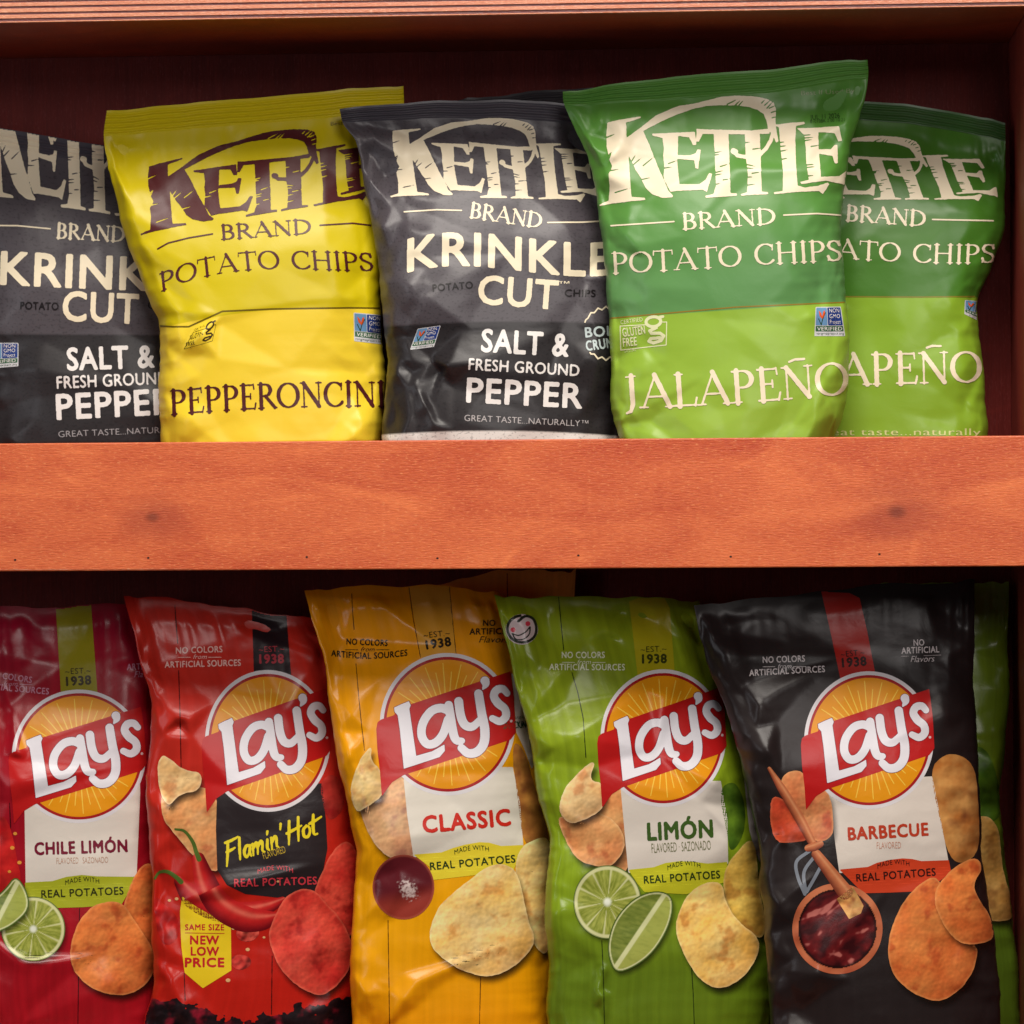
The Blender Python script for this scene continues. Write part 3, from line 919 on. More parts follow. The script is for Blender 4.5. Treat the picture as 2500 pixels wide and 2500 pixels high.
GREY_T = srgb(80, 75, 80); GREY_B = srgb(44, 41, 43); KNIT = srgb(226, 222, 216)
f_grey = film('grey_film', [(0, 0, GREY_T), (785 / 2500, .0012, GREY_B), (1052 / 2500, .001, KNIT)], 0.36, speck=0.68)
f_grey0 = film('grey_film', [(0, 0, GREY_T), (817 / 2500, .0012, GREY_B)], 0.38, speck=0.68)
f_seal_grey = film('grey_seal', [(0, 0, srgb(70, 66, 74))], 0.32)
YEL_T = srgb(208, 188, 12); YEL_B = srgb(240, 210, 52)
f_yel = film('yellow_film', [(0, 0, YEL_T), (757 / 2500, .0006, YEL_B)], 0.38)
GRN_T = srgb(84, 138, 54); GRN_SHEEN = srgb(96, 148, 84); GRN_B = srgb(146, 182, 58)  # the middle green has a bluish reflection mixed into its colour
f_grn = film('green_film', [(0, 0, GRN_T), (560 / 2500, .05, GRN_SHEEN), (757 / 2500, .0006, GRN_B)], 0.36)
f_grn_shaded = film('green_film', [(0, 0, srgb(68, 118, 36)), (725 / 2500, .0006, srgb(132, 170, 44))], 0.34)  # darker copy of the green film, shade of the set-back bag in its colour


GU = 'bags of potato chips on the upper shelf'
# leftmost grey bag
z0 = zoom(0, 200, 2.1)
g0 = Bag('chip_bag', 'leftmost dark grey chip bag, cut off by the picture edge, behind the yellow bag',
         [(345, -180, 285, 540, 405), (395, -175, 335, 540, 450), (450, -150, 400, 535, 490), (500, -130, 462, 528, 530), (590, -100, 575, 520, 606), (700, -85, 690, 515, 714), (817, -75, 815, 518, 818),
          (945, -70, 955, 525, 935), (1015, -75, 1025, 525, 1005), (1070, -80, 1075, 520, 1065), (1126, -60, 1126, 505, 1126)],
         0.150, 0.150, 0.032, f_grey0, f_seal_grey, seal=48, seed=3, crumple=1.2, group=GU,
         creases=[(z0((0, 900))[0], z0((230, 1330))[0], 5, 60, 1), (z0((170, 1330))[0], z0((200, 1620))[0], 5, 60, 1)])
kettle_logo(g0, INK_CREAM, (-55, 478), (420, 535), (405, 365))
brand_line(g0, INK_CREAM, z0((285, 802), (640, 822)), z0((-180, 735), (90, 738), (258, 754)), z0((690, 830), (900, 845)), 37)
g0.text('flavor_lettering', 'KRINKLE', z0((5, 1036), (340, 1052), (1020, 1075)), 78, INK_CREAM, bold=0.026)
g0.text('flavor_lettering', 'CUT', z0((322, 1222), (705, 1238)), 70, INK_CREAM, bold=0.026)
g0.text('small_lettering', 'POTATO', z0((105, 1165), (300, 1170)), 18, INK_BLACK, bold=0.02)
g0.text('small_lettering', 'CHIPS', z0((757, 1162), (905, 1175)), 18, INK_BLACK, bold=0.02)
g0.text('flavor_lettering', 'SALT &', z0((348, 1478), (790, 1462)), 53, INK_WHITE, bold=0.026)
g0.text('flavor_lettering', 'FRESH GROUND', z0((293, 1572), (860, 1548)), 29, INK_WHITE, bold=0.016)
g0.text('flavor_lettering', 'PEPPER', z0((295, 1730), (890, 1700)), 60, INK_WHITE, bold=0.026)
g0.text('small_lettering', 'GREAT TASTE...NATURALLY', z0((300, 1822), (935, 1795)), 15, ink(srgb(150, 148, 150)))
gmo_badge(g0, z0((-60, 1338), (95, 1338), (95, 1458), (-60, 1470)))

# yellow bag
z1 = zoom(230, 190, 2.077)
yl = Bag('chip_bag', 'yellow chip bag with dark brown lettering and a wide flat top seal',
         [(240, 261, 270, 985, 210), (305, 253, 334, 986, 276), (370, 262, 398, 978, 345), (470, 285, 500, 962, 450), (560, 316, 610, 948, 548), (655, 360, 722, 935, 668), (755, 387, 800, 930, 754),
          (880, 388, 915, 939, 878), (1000, 390, 1022, 938, 992), (1070, 391, 1085, 932, 1068), (1126, 402, 1130, 915, 1124)],
         0.085, 0.112, 0.036, f_yel, None, seal=64, seed=5, crumple=1.25, group=GU,
         creases=[(z1((60, 320))[0], z1((330, 1050))[0], 4, 45, -1), (z1((330, 1120))[0], z1((520, 1260))[0], 6, 55, 1), (z1((440, 1400))[0], z1((640, 1200))[0], 7, 60, 1),
                  (z1((100, 640))[0], z1((300, 930))[0], -5, 38, 0), (z1((1300, 1600))[0], z1((1440, 1400))[0], -6, 50, 0), (z1((640, 1250))[0], z1((620, 1600))[0], 3, 60, 1), (z1((420, 1830))[0], z1((560, 1640))[0], 4, 45, -1),
                  (z1((700, 120))[0], z1((690, 330))[0], -4, 50, 0)])
kettle_logo(yl, INK_BROWN, z1((235, 793))[0], (z1((1480, 575))[0]), z1((1445, 335))[0])
brand_line(yl, INK_BROWN, z1((640, 822), (1105, 790)), z1((322, 868), (375, 838), (480, 812), (600, 792)), z1((1145, 748), (1310, 738), (1400, 748)), 36)
yl.text('product_lettering', 'POTATO CHIPS', z1((335, 1088), (500, 1025), (900, 970), (1420, 980)), 45, INK_BROWN, font='serif', rough=0.8, cell=1.6)
bl = z1((328, 1258), (400, 1262), (480, 1262), (560, 1225), (650, 1184), (900, 1172), (1290, 1166), (1445, 1168))
yl.put(Canvas(bl, 1.5).stroke(bl, 4.0), 'rule_line', ink(srgb(110, 92, 12)), lift=2)
yl.text('flavor_lettering', 'PEPPERONCINI', z1((385, 1712), (640, 1690), (1000, 1672), (1480, 1668)), 61, INK_BROWN, font='serif', rough=0.9, cell=1.6)
gmo_badge(yl, z1((1315, 1190), (1460, 1203), (1465, 1352), (1318, 1335)))
gluten_badge(yl, ink(srgb(60, 44, 20)), z1((520, 1262), (625, 1225), (600, 1345), (455, 1378)))
yl.text('small_lettering', 'Best If Used By', z1((1200, 243), (1420, 225)), 9, ink(srgb(120, 108, 20)), cell=1)

# hidden dark bag whose top corner shows behind
gh = Bag('chip_bag', 'dark bag hidden behind the central grey bag, only its shadowed top edge showing',
         [(222, 1120, 245, 1490, 210), (280, 1118, 300, 1492, 268), (500, 1130, 505, 1480, 495), (800, 1130, 800, 1480, 800), (1126, 1140, 1126, 1470, 1126)],
         0.178, 0.178, 0.016, film('charcoal_film', [(0, 0, srgb(58, 54, 58))], 0.36), None, seal=50, seed=21, crumple=0.5, group=GU, lean=0.004, detail=9)

# central grey bag
z2 = zoom(800, 200, 2.1)
g1 = Bag('chip_bag', 'dark grey chip bag standing between the yellow bag and the tall green bag',
         [(243, 829, 266, 1548, 282), (290, 838, 302, 1546, 330), (340, 864, 340, 1540, 385), (440, 887, 440, 1530, 490), (540, 908, 545, 1525, 585), (655, 924, 668, 1522, 676), (785, 938, 798, 1525, 792),
          (880, 943, 886, 1530, 888), (985, 940, 975, 1530, 1000), (1052, 931, 1062, 1524, 1066), (1126, 945, 1128, 1500, 1126)],
         0.078, 0.112, 0.036, f_grey, f_seal_grey, seal=46, seed=8, crumple=1.5, group=GU,
         creases=[(z2((330, 960))[0], z2((720, 1270))[0], 7, 60, 1), (z2((700, 1260))[0], z2((520, 1650))[0], 6, 70, -1), (z2((720, 1280))[0], z2((790, 1600))[0], 6, 55, 1), (z2((440, 1700))[0], z2((640, 1780))[0], 5, 40, 1),
                  (z2((530, 1420))[0], z2((640, 1560))[0], -5, 40, 0), (z2((120, 270))[0], z2((260, 420))[0], 6, 40, -1), (z2((150, 420))[0], z2((340, 460))[0], 5, 40, 1), (z2((260, 330))[0], z2((330, 620))[0], -5, 35, 0),
                  (z2((400, 620))[0], z2((420, 900))[0], 4, 50, 1), (z2((450, 1560))[0], z2((560, 1740))[0], 6, 45, 0)])
kettle_logo(g1, INK_CREAM, z2((322, 588))[0], z2((1395, 592))[0], z2((1345, 345))[0])
brand_line(g1, INK_CREAM, z2((722, 695), (1095, 752)), z2((393, 667), (560, 656), (686, 660)), z2((1128, 722), (1300, 720), (1420, 714)), 37)
g1.text('flavor_lettering', 'KRINKLE', z2((412, 975), (600, 940), (800, 948), (1175, 985), (1450, 988)), 78, INK_CREAM, bold=0.026)
g1.text('flavor_lettering', 'CUT', z2((770, 1135), (1172, 1165)), 68, INK_CREAM, bold=0.026)
g1.text('small_lettering', '™', z2((1185, 1045), (1238, 1045)), 10, INK_CREAM)
g1.text('small_lettering', 'POTATO', z2((540, 1075), (745, 1058)), 17, INK_BLACK, bold=0.02)
g1.text('small_lettering', 'CHIPS', z2((1215, 1100), (1372, 1103)), 17, INK_BLACK, bold=0.02)
g1.text('flavor_lettering', 'SALT &', z2((788, 1382), (1232, 1407)), 54, INK_WHITE, bold=0.026)
g1.text('flavor_lettering', 'FRESH GROUND', z2((722, 1475), (1288, 1508)), 27, INK_WHITE, bold=0.016)
g1.text('flavor_lettering', 'PEPPER', z2((713, 1640), (1300, 1672)), 58, INK_WHITE, bold=0.026)
g1.text('small_lettering', 'GREAT TASTE...NATURALLY™', z2((700, 1738), (1335, 1768)), 15, ink(srgb(176, 172, 172)))
gmo_badge(g1, z2((462, 1265), (580, 1248), (545, 1358), (422, 1374)))
sb = [z2((1425 + 118 * math.cos(t), 1290 + (122 + 16 * (i % 2)) * math.sin(t)))[0] for i, t in enumerate(np.linspace(0, 2 * math.pi, 37))]
star = None
for hide in (z2((1250, 1235), (1600, 1235), (1600, 1600), (1250, 1600)), z2((1250, 1000), (1600, 1000), (1600, 1385), (1250, 1385))):
    cv = Canvas(sb, 1.4).stroke(sb, 3.5); cv.cut(cv.sd_poly(hide))
    star = g1.put(cv, 'starburst_mark', INK_CREAM)
g1.text('lettering', 'BOLD', z2((1322, 1310), (1520, 1296)), 24, ink(srgb(190, 204, 204)), star, bold=0.03)
g1.text('lettering', 'CRUNCH', z2((1328, 1380), (1535, 1350)), 24, ink(srgb(190, 204, 204)), star, bold=0.03)

# tall green bag
z3 = zoom(1340, 130, 1.972)
gn = Bag('chip_bag', 'tall two-tone green jalapeño chip bag in front, complete front in view',
         [(178, 1374, 224, 2118, 146), (235, 1378, 258, 2119, 192), (290, 1402, 312, 2105, 262), (390, 1444, 410, 2076, 372), (480, 1457, 500, 2060, 462), (560, 1468, 582, 2056, 542), (650, 1477, 670, 2058, 636),
          (757, 1485, 778, 2070, 738), (880, 1492, 905, 2074, 860), (985, 1493, 1008, 2068, 965), (1060, 1508, 1068, 2045, 1050), (1126, 1535, 1128, 2005, 1124)],
         0.066, 0.070, 0.037, f_grn, None, seal=58, seed=11, crumple=1.25, group=GU,
         creases=[(z3((90, 250))[0], z3((270, 560))[0], 6, 45, 1), (z3((190, 320))[0], z3((280, 420))[0], 5, 30, -1), (z3((280, 400))[0], z3((400, 480))[0], 5, 35, 0), (z3((170, 440))[0], z3((290, 470))[0], -5, 30, 0),
                  (z3((1240, 1560))[0], z3((1440, 1250))[0], -6, 60, 0), (z3((1410, 1690))[0], z3((1180, 1560))[0], 5, 70, -1), (z3((1340, 1840))[0], z3((1420, 1690))[0], 7, 60, 1), (z3((300, 1780))[0], z3((480, 1700))[0], 5, 45, 1),
                  (z3((480, 1700))[0], z3((500, 1840))[0], -4, 35, 0), (z3((1330, 950))[0], z3((1420, 790))[0], -6, 45, 0), (z3((860, 500))[0], z3((960, 620))[0], 3, 60, 1)])
kettle_logo(gn, INK_CREAM, zK((175, 830))[0], zK((1840, 700))[0], zK((1790, 299))[0])
brand_line(gn, INK_CREAM, z3((640, 850), (1095, 822)), z3((300, 831), (603, 811)), z3((1130, 780), (1290, 772), (1408, 780)), 39)
gn.text('product_lettering', 'POTATO CHIPS', z3((302, 1062), (600, 1046), (910, 1026), (1412, 1000)), 51, INK_CREAM, font='serif', rough=0.8, cell=1.6)
bl = z3((284, 1277), (640, 1245), (900, 1222), (1442, 1198))
gn.put(Canvas(bl, 1.5).stroke(bl, 3.0), 'rule_line', ink(srgb(150, 120, 40)), lift=2)
gn.text('flavor_lettering', 'JALAPEÑO', z3((365, 1712), (900, 1686), (1446, 1640)), 80, INK_CREAM, font='serif', rough=1.0, cell=1.7)
gmo_badge(gn, z3((1284, 1222), (1405, 1220), (1426, 1362), (1278, 1362)))
gluten_badge(gn, ink(srgb(224, 226, 178)), z3((343, 1275), (572, 1262), (572, 1420), (347, 1432)))
gn.text('small_lettering', 'Best If Used By', z3((1215, 203), (1472, 190)), 11, ink(srgb(140, 160, 110)), cell=1)
gn.text('date_stamp', 'JUL 11 2026', z3((1258, 322), (1402, 312)), 12, ink(srgb(30, 52, 24)), cell=1, bold=0.01)
gn.text('date_stamp', '01010BK 2 00 10:21', z3((1258, 338), (1424, 328)), 8, ink(srgb(34, 60, 26)), cell=1)

# green bag behind
z4 = zoom(1960, 200, 2.1)
g3 = Bag('chip_bag', 'rightmost green chip bag, set back and half hidden by the taller green one',
         [(248, 1862, 236, 2454, 300), (298, 1866, 286, 2455, 348), (350, 1880, 338, 2455, 392), (450, 1890, 445, 2455, 482), (545, 1895, 535, 2450, 566), (638, 1895, 632, 2424, 648), (725, 1895, 726, 2390, 726),
          (800, 1890, 805, 2389, 795), (935, 1890, 942, 2404, 932), (1060, 1895, 1068, 2410, 1060), (1126, 1905, 1128, 2400, 1124)],
         0.140, 0.128, 0.032, f_grn_shaded, film('shaded_green_seal', [(0, 0, srgb(48, 88, 34))], 0.34), seal=48, seed=14, crumple=1.2, group=GU,  # seal green darkened as well, its shade painted in
         creases=[(z4((890, 1130))[0], z4((760, 1300))[0], -8, 60, 0), (z4((880, 430))[0], z4((620, 900))[0], 4, 45, 0), (z4((1030, 780))[0], z4((860, 1100))[0], 5, 60, -1), (z4((800, 1250))[0], z4((860, 1700))[0], 4, 60, 1)])
kettle_logo(g3, INK_CREAM, (1905, 490), z4((1000, 590))[0], z4((905, 395))[0])
brand_line(g3, INK_CREAM, z4((215, 712), (630, 742)), z4((-100, 690), (150, 705)), z4((665, 706), (975, 712)), 38)
g3.text('product_lettering', 'POTATO CHIPS', z4((-130, 880), (210, 905), (540, 925), (985, 926)), 46, INK_CREAM, font='serif', rough=0.8, cell=1.8)
bl = z4((-100, 1095), (240, 1101), (600, 1103), (880, 1100))
g3.put(Canvas(bl, 1.5).stroke(bl, 3.0), 'rule_line', ink(srgb(130, 120, 40)), lift=2)
g3.text('flavor_lettering', 'JALAPEÑO', z4((-170, 1570), (260, 1556), (920, 1540)), 76, INK_CREAM, font='serif', rough=1.0, cell=1.8)
g3.text('small_lettering', 'great taste...naturally', z4((60, 1812), (912, 1812)), 17, ink(srgb(206, 208, 140)), bold=0.012)
gmo_badge(g3, z4((830, 1118), (960, 1130), (930, 1240), (828, 1190)))

# ------------------------------------------------------------------ lower row: glossy film bags
GLO = 'bags of potato chips on the lower shelf'
PIC = picture_ink()


def gl(*c):
    return ink(srgb(*c), 0.29, 'l')


LOGO = {
 'L': [(400,600),(430,586),(462,573),(470,590),(464,606),(493,803),(560,784),(585,770),(612,755),(614,782),(592,808),(441,857),(425,700),(415,632),(402,618)],
 'ribbon': [(325,690),(330,662),(345,650),(400,632),(408,612),(470,586),(890,447),(905,560),(913,705),(890,735),(600,832),(440,884),(392,914),(348,973),(341,870),(330,780)],
}


def sm(pts, w=None, n=6):
    """smooth curve through points (and widths)"""
    p = np.array(pts, float)
    if w is not None:
        p = np.hstack([p, np.broadcast_to(np.asarray(w, float), (len(p),))[:, None]])
    e = np.vstack([2 * p[0] - p[1], p, 2 * p[-1] - p[-2]])
    out = []
    for i in range(1, len(e) - 2):
        for t in np.linspace(0, 1, n, endpoint=False):
            a, b_, c, d = e[i - 1:i + 3]
            out.append(0.5 * (2 * b_ + (c - a) * t + (2 * a - 5 * b_ + 4 * c - d) * t * t + (3 * b_ - a - 3 * c + d) * t ** 3))
    out.append(p[-1])
    out = np.array(out)
    return (out[:, :2], out[:, 2]) if w is not None else out


def sun_logo(bag, c, rx, ry):
    cx, cy = c
    f = lambda pts: np.array([(cx + (x - 625) / 285 * rx, cy + (y - 670) / 300 * ry) for x, y in pts])
    k = (rx / 285 + ry / 300) / 2
    box_ = f([(325, 360), (925, 980)])
    white = bag.put(Canvas(box_, 2.4).ell(c, rx, ry), 'sun_logo', gl(226, 220, 222), lift=4)
    bag.put(Canvas(box_, 2.4).ell(c, rx * .945, ry * .945), 'red_ring', gl(172, 30, 34), white, lift=5)
    bag.put(Canvas(box_, 2.4).ell(c, rx * .905, ry * .905), 'sun_disc', gl(236, 154, 22), white, lift=6)
    cv = Canvas(box_, 1.5)
    for i in range(40):
        a = 2 * math.pi * (i + 0.5) / 40
        if abs(math.sin(a)) < 0.35: continue
        r0, r1 = (0.30, 0.86 if i % 2 else 0.74)
        cv.stroke([(cx + rx * r0 * math.cos(a), cy + ry * r0 * math.sin(a)), (cx + rx * r1 * math.cos(a), cy + ry * r1 * math.sin(a))], [3.6, 2.2])
    bag.put(cv, 'rays', gl(250, 204, 76), white, lift=7)
    rb = bag.put(Canvas(f(LOGO['ribbon']), 2.2).poly(f(LOGO['ribbon'])), 'ribbon', gl(190, 28, 28), white, lift=8)

    def word(grow):
        cv = Canvas(f([(390, 450), (920, 870)]), 1.6)
        cv.poly(f(LOGO['L']))
        cv.stroke(*sm(f([(628, 612), (596, 602), (556, 616), (522, 664), (516, 716), (538, 752), (574, 748), (606, 712), (628, 650)]), 36 * k))
        cv.stroke(*sm(f([(630, 590), (638, 640), (650, 710), (664, 738), (686, 740)]), np.array([36, 37, 37, 34, 26]) * k))
        cv.stroke(*sm(f([(672, 574), (680, 632), (698, 672), (730, 680), (764, 650)]), np.array([37, 37, 37, 34, 28]) * k))
        cv.stroke(*sm(f([(756, 542), (768, 620), (782, 692), (778, 750), (750, 786), (712, 792), (684, 770)]), np.array([37, 38, 39, 39, 38, 36, 33]) * k))
        cv.stroke(*sm(f([(783, 488), (786, 502), (774, 522)]), np.array([38, 28, 7]) * k))
        cv.stroke(*sm(f([(876, 540), (858, 522), (832, 526), (820, 552), (838, 582), (866, 606), (870, 638), (846, 658), (814, 646)]), np.array([28, 32, 34, 34, 36, 34, 34, 32, 28]) * k))
        cv.F += grow
        return cv
    bag.put(word(1.3), 'letter_edge', gl(120, 24, 50), white, lift=9)
    bag.put(word(0), 'wordmark', gl(236, 232, 238), white, lift=10)
    m = f([(893, 657)])[0]
    bag.put(Canvas([m - 4, m + 4], 1).ell(m, 3.2, 3.2), 'trade_mark', gl(230, 200, 200), white, lift=10)
    return white


def mixc(a, b, t):
    t = np.clip(t, 0, 1)[:, None]
    return np.array(a)[None] * (1 - t) + np.array(b)[None] * t if np.ndim(a) == 1 else a * (1 - t) + np.array(b)[None] * t


def chip(bag, pts, cols, name='chip_picture', seed=1, lift=6, parent=None):
    """printed photograph of a crisp: mottled, browned patches, lit rim"""
    pts = np.array(rounded(pts))
    base, gold, brown, rim = [np.array(srgb(*c)) for c in cols]
    print_shadow(bag, pts, lift=lift - 0.6)
    cv = Canvas(pts, 2.4).poly(pts).rough(1.6, 22, seed)
    x0, y0 = pts.min(0); x1, y1 = pts.max(0)

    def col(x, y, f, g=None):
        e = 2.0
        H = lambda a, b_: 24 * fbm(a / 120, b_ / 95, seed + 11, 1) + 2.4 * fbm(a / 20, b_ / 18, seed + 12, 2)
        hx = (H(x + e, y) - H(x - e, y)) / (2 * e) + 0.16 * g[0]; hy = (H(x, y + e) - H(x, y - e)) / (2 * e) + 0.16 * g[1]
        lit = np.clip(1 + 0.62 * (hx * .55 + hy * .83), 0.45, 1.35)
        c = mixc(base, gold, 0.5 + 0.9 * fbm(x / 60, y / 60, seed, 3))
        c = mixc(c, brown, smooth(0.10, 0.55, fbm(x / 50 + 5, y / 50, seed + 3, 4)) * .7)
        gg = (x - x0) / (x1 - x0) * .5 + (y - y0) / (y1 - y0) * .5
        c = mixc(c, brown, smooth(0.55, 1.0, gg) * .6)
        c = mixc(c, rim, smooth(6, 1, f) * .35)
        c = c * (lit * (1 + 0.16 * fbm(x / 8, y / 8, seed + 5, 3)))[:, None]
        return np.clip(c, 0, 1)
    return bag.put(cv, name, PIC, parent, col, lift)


def print_shadow(bag, pts, dx=7, dy=15, grow=10, dark=0.75, lift=1.5):
    """the soft drop shadow that the pack artwork prints under its food pictures"""
    if 'psh' not in MATS:
        m, nt, b = nodes_of('shadow_print')
        a = nt.nodes.new('ShaderNodeAttribute'); a.attribute_name = 'print'
        b.inputs['Base Color'].default_value = (0.012, 0.006, 0.004, 1); b.inputs['Roughness'].default_value = 0.235
        nt.links.new(a.outputs['Fac'], b.inputs['Alpha'])
        film_bump(nt, b, 0.14)
        MATS['psh'] = m
    p = np.array(pts, float) + (dx, dy)
    cv = Canvas(p, 3.2, pad=24).poly(p); cv.F = cv.F + grow
    return bag.put(cv, 'printed_drop_shadow', MATS['psh'], None, lambda x, y, f, g: np.repeat((smooth(0, 2.6 * grow, f) * dark)[:, None], 3, 1), lift)


def rounded(pts, it=2):
    p = np.array(pts, float)
    for _ in range(it):
        q = np.roll(p, -1, 0)
        p = np.stack([p * .75 + q * .25, p * .25 + q * .75], 1).reshape(-1, 2)
    c = p.mean(0)
    return c + (p - c) * (1.0 + 0.028 * it)


def soft_blob(bag, pts, name, fn, lift=5, cell=2.6, seed=1, rnd=2):
    p = rounded(pts, rnd) if rnd else np.array(pts, float)
    cv = Canvas(p, cell).poly(p).rough(1.0, 20, seed)
    return bag.put(cv, name, PIC, None, fn, lift)


def mottle(c0, c1, c2, seed, scale=40):
    c0, c1, c2 = [np.array(srgb(*c)) for c in (c0, c1, c2)]

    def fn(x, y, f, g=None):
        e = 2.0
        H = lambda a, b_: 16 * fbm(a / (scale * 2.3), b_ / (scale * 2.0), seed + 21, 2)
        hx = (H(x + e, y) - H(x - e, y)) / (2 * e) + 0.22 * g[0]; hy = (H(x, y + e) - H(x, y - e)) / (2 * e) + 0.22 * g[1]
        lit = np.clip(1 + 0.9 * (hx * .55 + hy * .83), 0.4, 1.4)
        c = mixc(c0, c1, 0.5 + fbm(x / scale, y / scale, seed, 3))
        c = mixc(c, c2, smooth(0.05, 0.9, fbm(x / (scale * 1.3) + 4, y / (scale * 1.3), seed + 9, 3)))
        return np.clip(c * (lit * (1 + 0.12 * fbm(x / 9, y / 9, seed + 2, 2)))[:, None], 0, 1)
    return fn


def lime_half(bag, c, rx, ry, name='lime_picture'):
    print_shadow(bag, [(c[0] + rx * math.cos(t), c[1] + ry * math.sin(t)) for t in np.linspace(0, 2 * math.pi, 24, endpoint=False)], 5, 9, 8, 0.55, 5.5)
    cv = Canvas([(c[0] - rx, c[1] - ry), (c[0] + rx, c[1] + ry)], 2.0).ell(c, rx, ry)
    rind, pith, flesh, deep = [np.array(srgb(*q)) for q in ((84, 106, 34), (222, 222, 164), (176, 182, 84), (130, 142, 48))]

    def col(x, y, f, g=None):
        u = (x - c[0]) / rx; v = (y - c[1]) / ry; r = np.hypot(u, v); a = np.arctan2(v, u)
        seg = np.abs(((a / (2 * np.pi) * 10 + .3) % 1) - .5) * 2
        o = mixc(flesh, deep, 0.5 + 1.2 * fbm(a * 9, r * 3, 4, 3))
        o = mixc(o, pith, smooth(0.82, 0.98, seg) * smooth(0.06, .2, r) * .9)
        o = mixc(o, np.array(srgb(236, 240, 220)), smooth(0.16, 0.05, r))
        o = mixc(o, pith, smooth(0.86, 0.90, r)); o = mixc(o, rind, smooth(0.955, 0.985, r))
        return o
    return bag.put(cv, name, PIC, None, col, 6)


def lime_wedge(bag, pts, a, b, name='lime_wedge_picture'):
    p = rounded(pts)
    a = np.array(a); b = np.array(b); n = np.array([b[1] - a[1], a[0] - b[0]]); L = np.hypot(*n); n = n / L; ax = (b - a) / L
    print_shadow(bag, p, 5, 9, 8, 0.6, 6.5)
    cv = Canvas(p, 2.0).poly(p)
    rind, pith, flesh, deep = [np.array(srgb(*q)) for q in ((76, 100, 30), (224, 226, 170), (170, 178, 84), (92, 112, 36))]

    def col(x, y, f, g=None):
        d = (x - a[0]) * n[0] + (y - a[1]) * n[1]; t = (x - a[0]) * ax[0] + (y - a[1]) * ax[1]
        o = mixc(flesh, deep, smooth(-2, 6, d) * .7 + .35 * fbm(t / 9 + d / 30, d / 26, 3, 3))
        o = mixc(o, pith, smooth(7, 4, np.abs(d + 2)) * .9)
        o = mixc(o, pith, smooth(7.5, 5.5, f) * smooth(1, 3, f)); o = mixc(o, rind, smooth(4.5, 2.5, f))
        return o
    return bag.put(cv, name, PIC, None, col, 7)


def plank_line(bag, pts, mat, w=2.2):
    cv = Canvas(pts, 1.4).stroke(pts, w).rough(0.5, 14, 3)
    return bag.put(cv, 'plank_line', mat, lift=2)


def header(bag, z, stripe, scol, icol, est, yr, nc, asr, tcol, frm=None, right=None):
    mi = gl(*icol); mt = gl(*tcol)
    st = bag.put(Canvas(z(*stripe), 2.4).poly(z(*stripe)), 'top_stripe', gl(*scol), lift=2)
    bag.text('lettering', '~EST.~', z(*est), 14, mi, st, bold=0.012, cell=1.1)
    bag.text('lettering', '1938', z(*yr), 21, mi, st, bold=0.04, cell=1.2)
    bag.text('claim_lettering', 'NO COLORS', z(*nc), 15, mt, bold=0.022, cell=1.1)
    c = (np.array(nc[0]) + np.array(nc[-1])) / 2
    dx = c[0] - 28; y = c[1] + 26
    bag.text('claim_lettering', 'from', z((dx, y), (dx + 58, y)), 11, mt, shear=0.3, cell=1.0)
    for q in (((dx - 62, y - 7), (dx - 10, y - 7)), ((dx + 68, y - 7), (dx + 122, y - 7))):
        bag.put(Canvas(z(*q), 1).stroke(z(*q), 1.6), 'claim_rule', mt)
    bag.text('claim_lettering', 'ARTIFICIAL SOURCES', z(*asr), 15, mt, bold=0.025, cell=1.1)
    if right:
        bag.text('claim_lettering', 'NO', z(*right[0]), 15, mt, bold=0.02, cell=1.1)
        bag.text('claim_lettering', 'ARTIFICIAL', z(*right[1]), 15, mt, bold=0.022, cell=1.1)
        bag.text('claim_lettering', 'Flavors', z(*right[2]), 15, mt, shear=0.3, cell=1.1)


def panel(bag, z, pts, bcol, band, bandcol, title, tcol, tcap, tbase, made, real, rcol, sub=None):
    pn = bag.put(Canvas(z(*pts), 2.6).poly(z(*pts)), 'flavor_panel', gl(*bcol), lift=3)
    if band:
        p = z(*band)
        bd = bag.put(Canvas(p, 2.2).poly(p), 'panel_band', gl(*bandcol), pn, lift=4)
        x0 = min(q[0] for q in p); x1 = max(q[0] for q in p); y1 = max(q[1] for q in p)
        cv = Canvas(p, 1.6)
        for i in range(3, 9):
            yy = y1 - i * 7
            cv.stroke([(x0, yy + 3), (x1, yy - 7)], 1.3)
        tmp = Canvas(p, 1.6); cv.keep(tmp.sd_poly(p) - 1)
        bag.put(cv, 'band_lines', gl(*[min(255, int(c * 1.10) + 8) for c in bandcol]), pn, lift=5)
    if '’' in title:
        brush_text(bag, 'lettering', title, *z(*tbase), tcap, gl(*tcol), pn)
    else:
        bag.text('lettering', title, z(*tbase), tcap, gl(*tcol), pn, bold=0.035)
    if sub:
        bag.text('lettering', sub[0], z(*sub[1]), sub[2], gl(*sub[3]), pn, cell=1.2)
    bag.text('lettering', 'MADE WITH', z(*made), 12, gl(*rcol), pn, bold=0.015, cell=1.0)
    bag.text('lettering', 'REAL POTATOES', z(*real), 18.5, gl(*rcol), pn, bold=0.028, cell=1.2)
    return pn


TAN = ((252, 220, 150), (250, 202, 112), (214, 142, 66), (254, 234, 180))
ORG = ((228, 138, 70), (216, 110, 52), (178, 68, 34), (240, 172, 104))
REDC = ((224, 84, 66), (206, 54, 46), (150, 24, 26), (240, 130, 100))

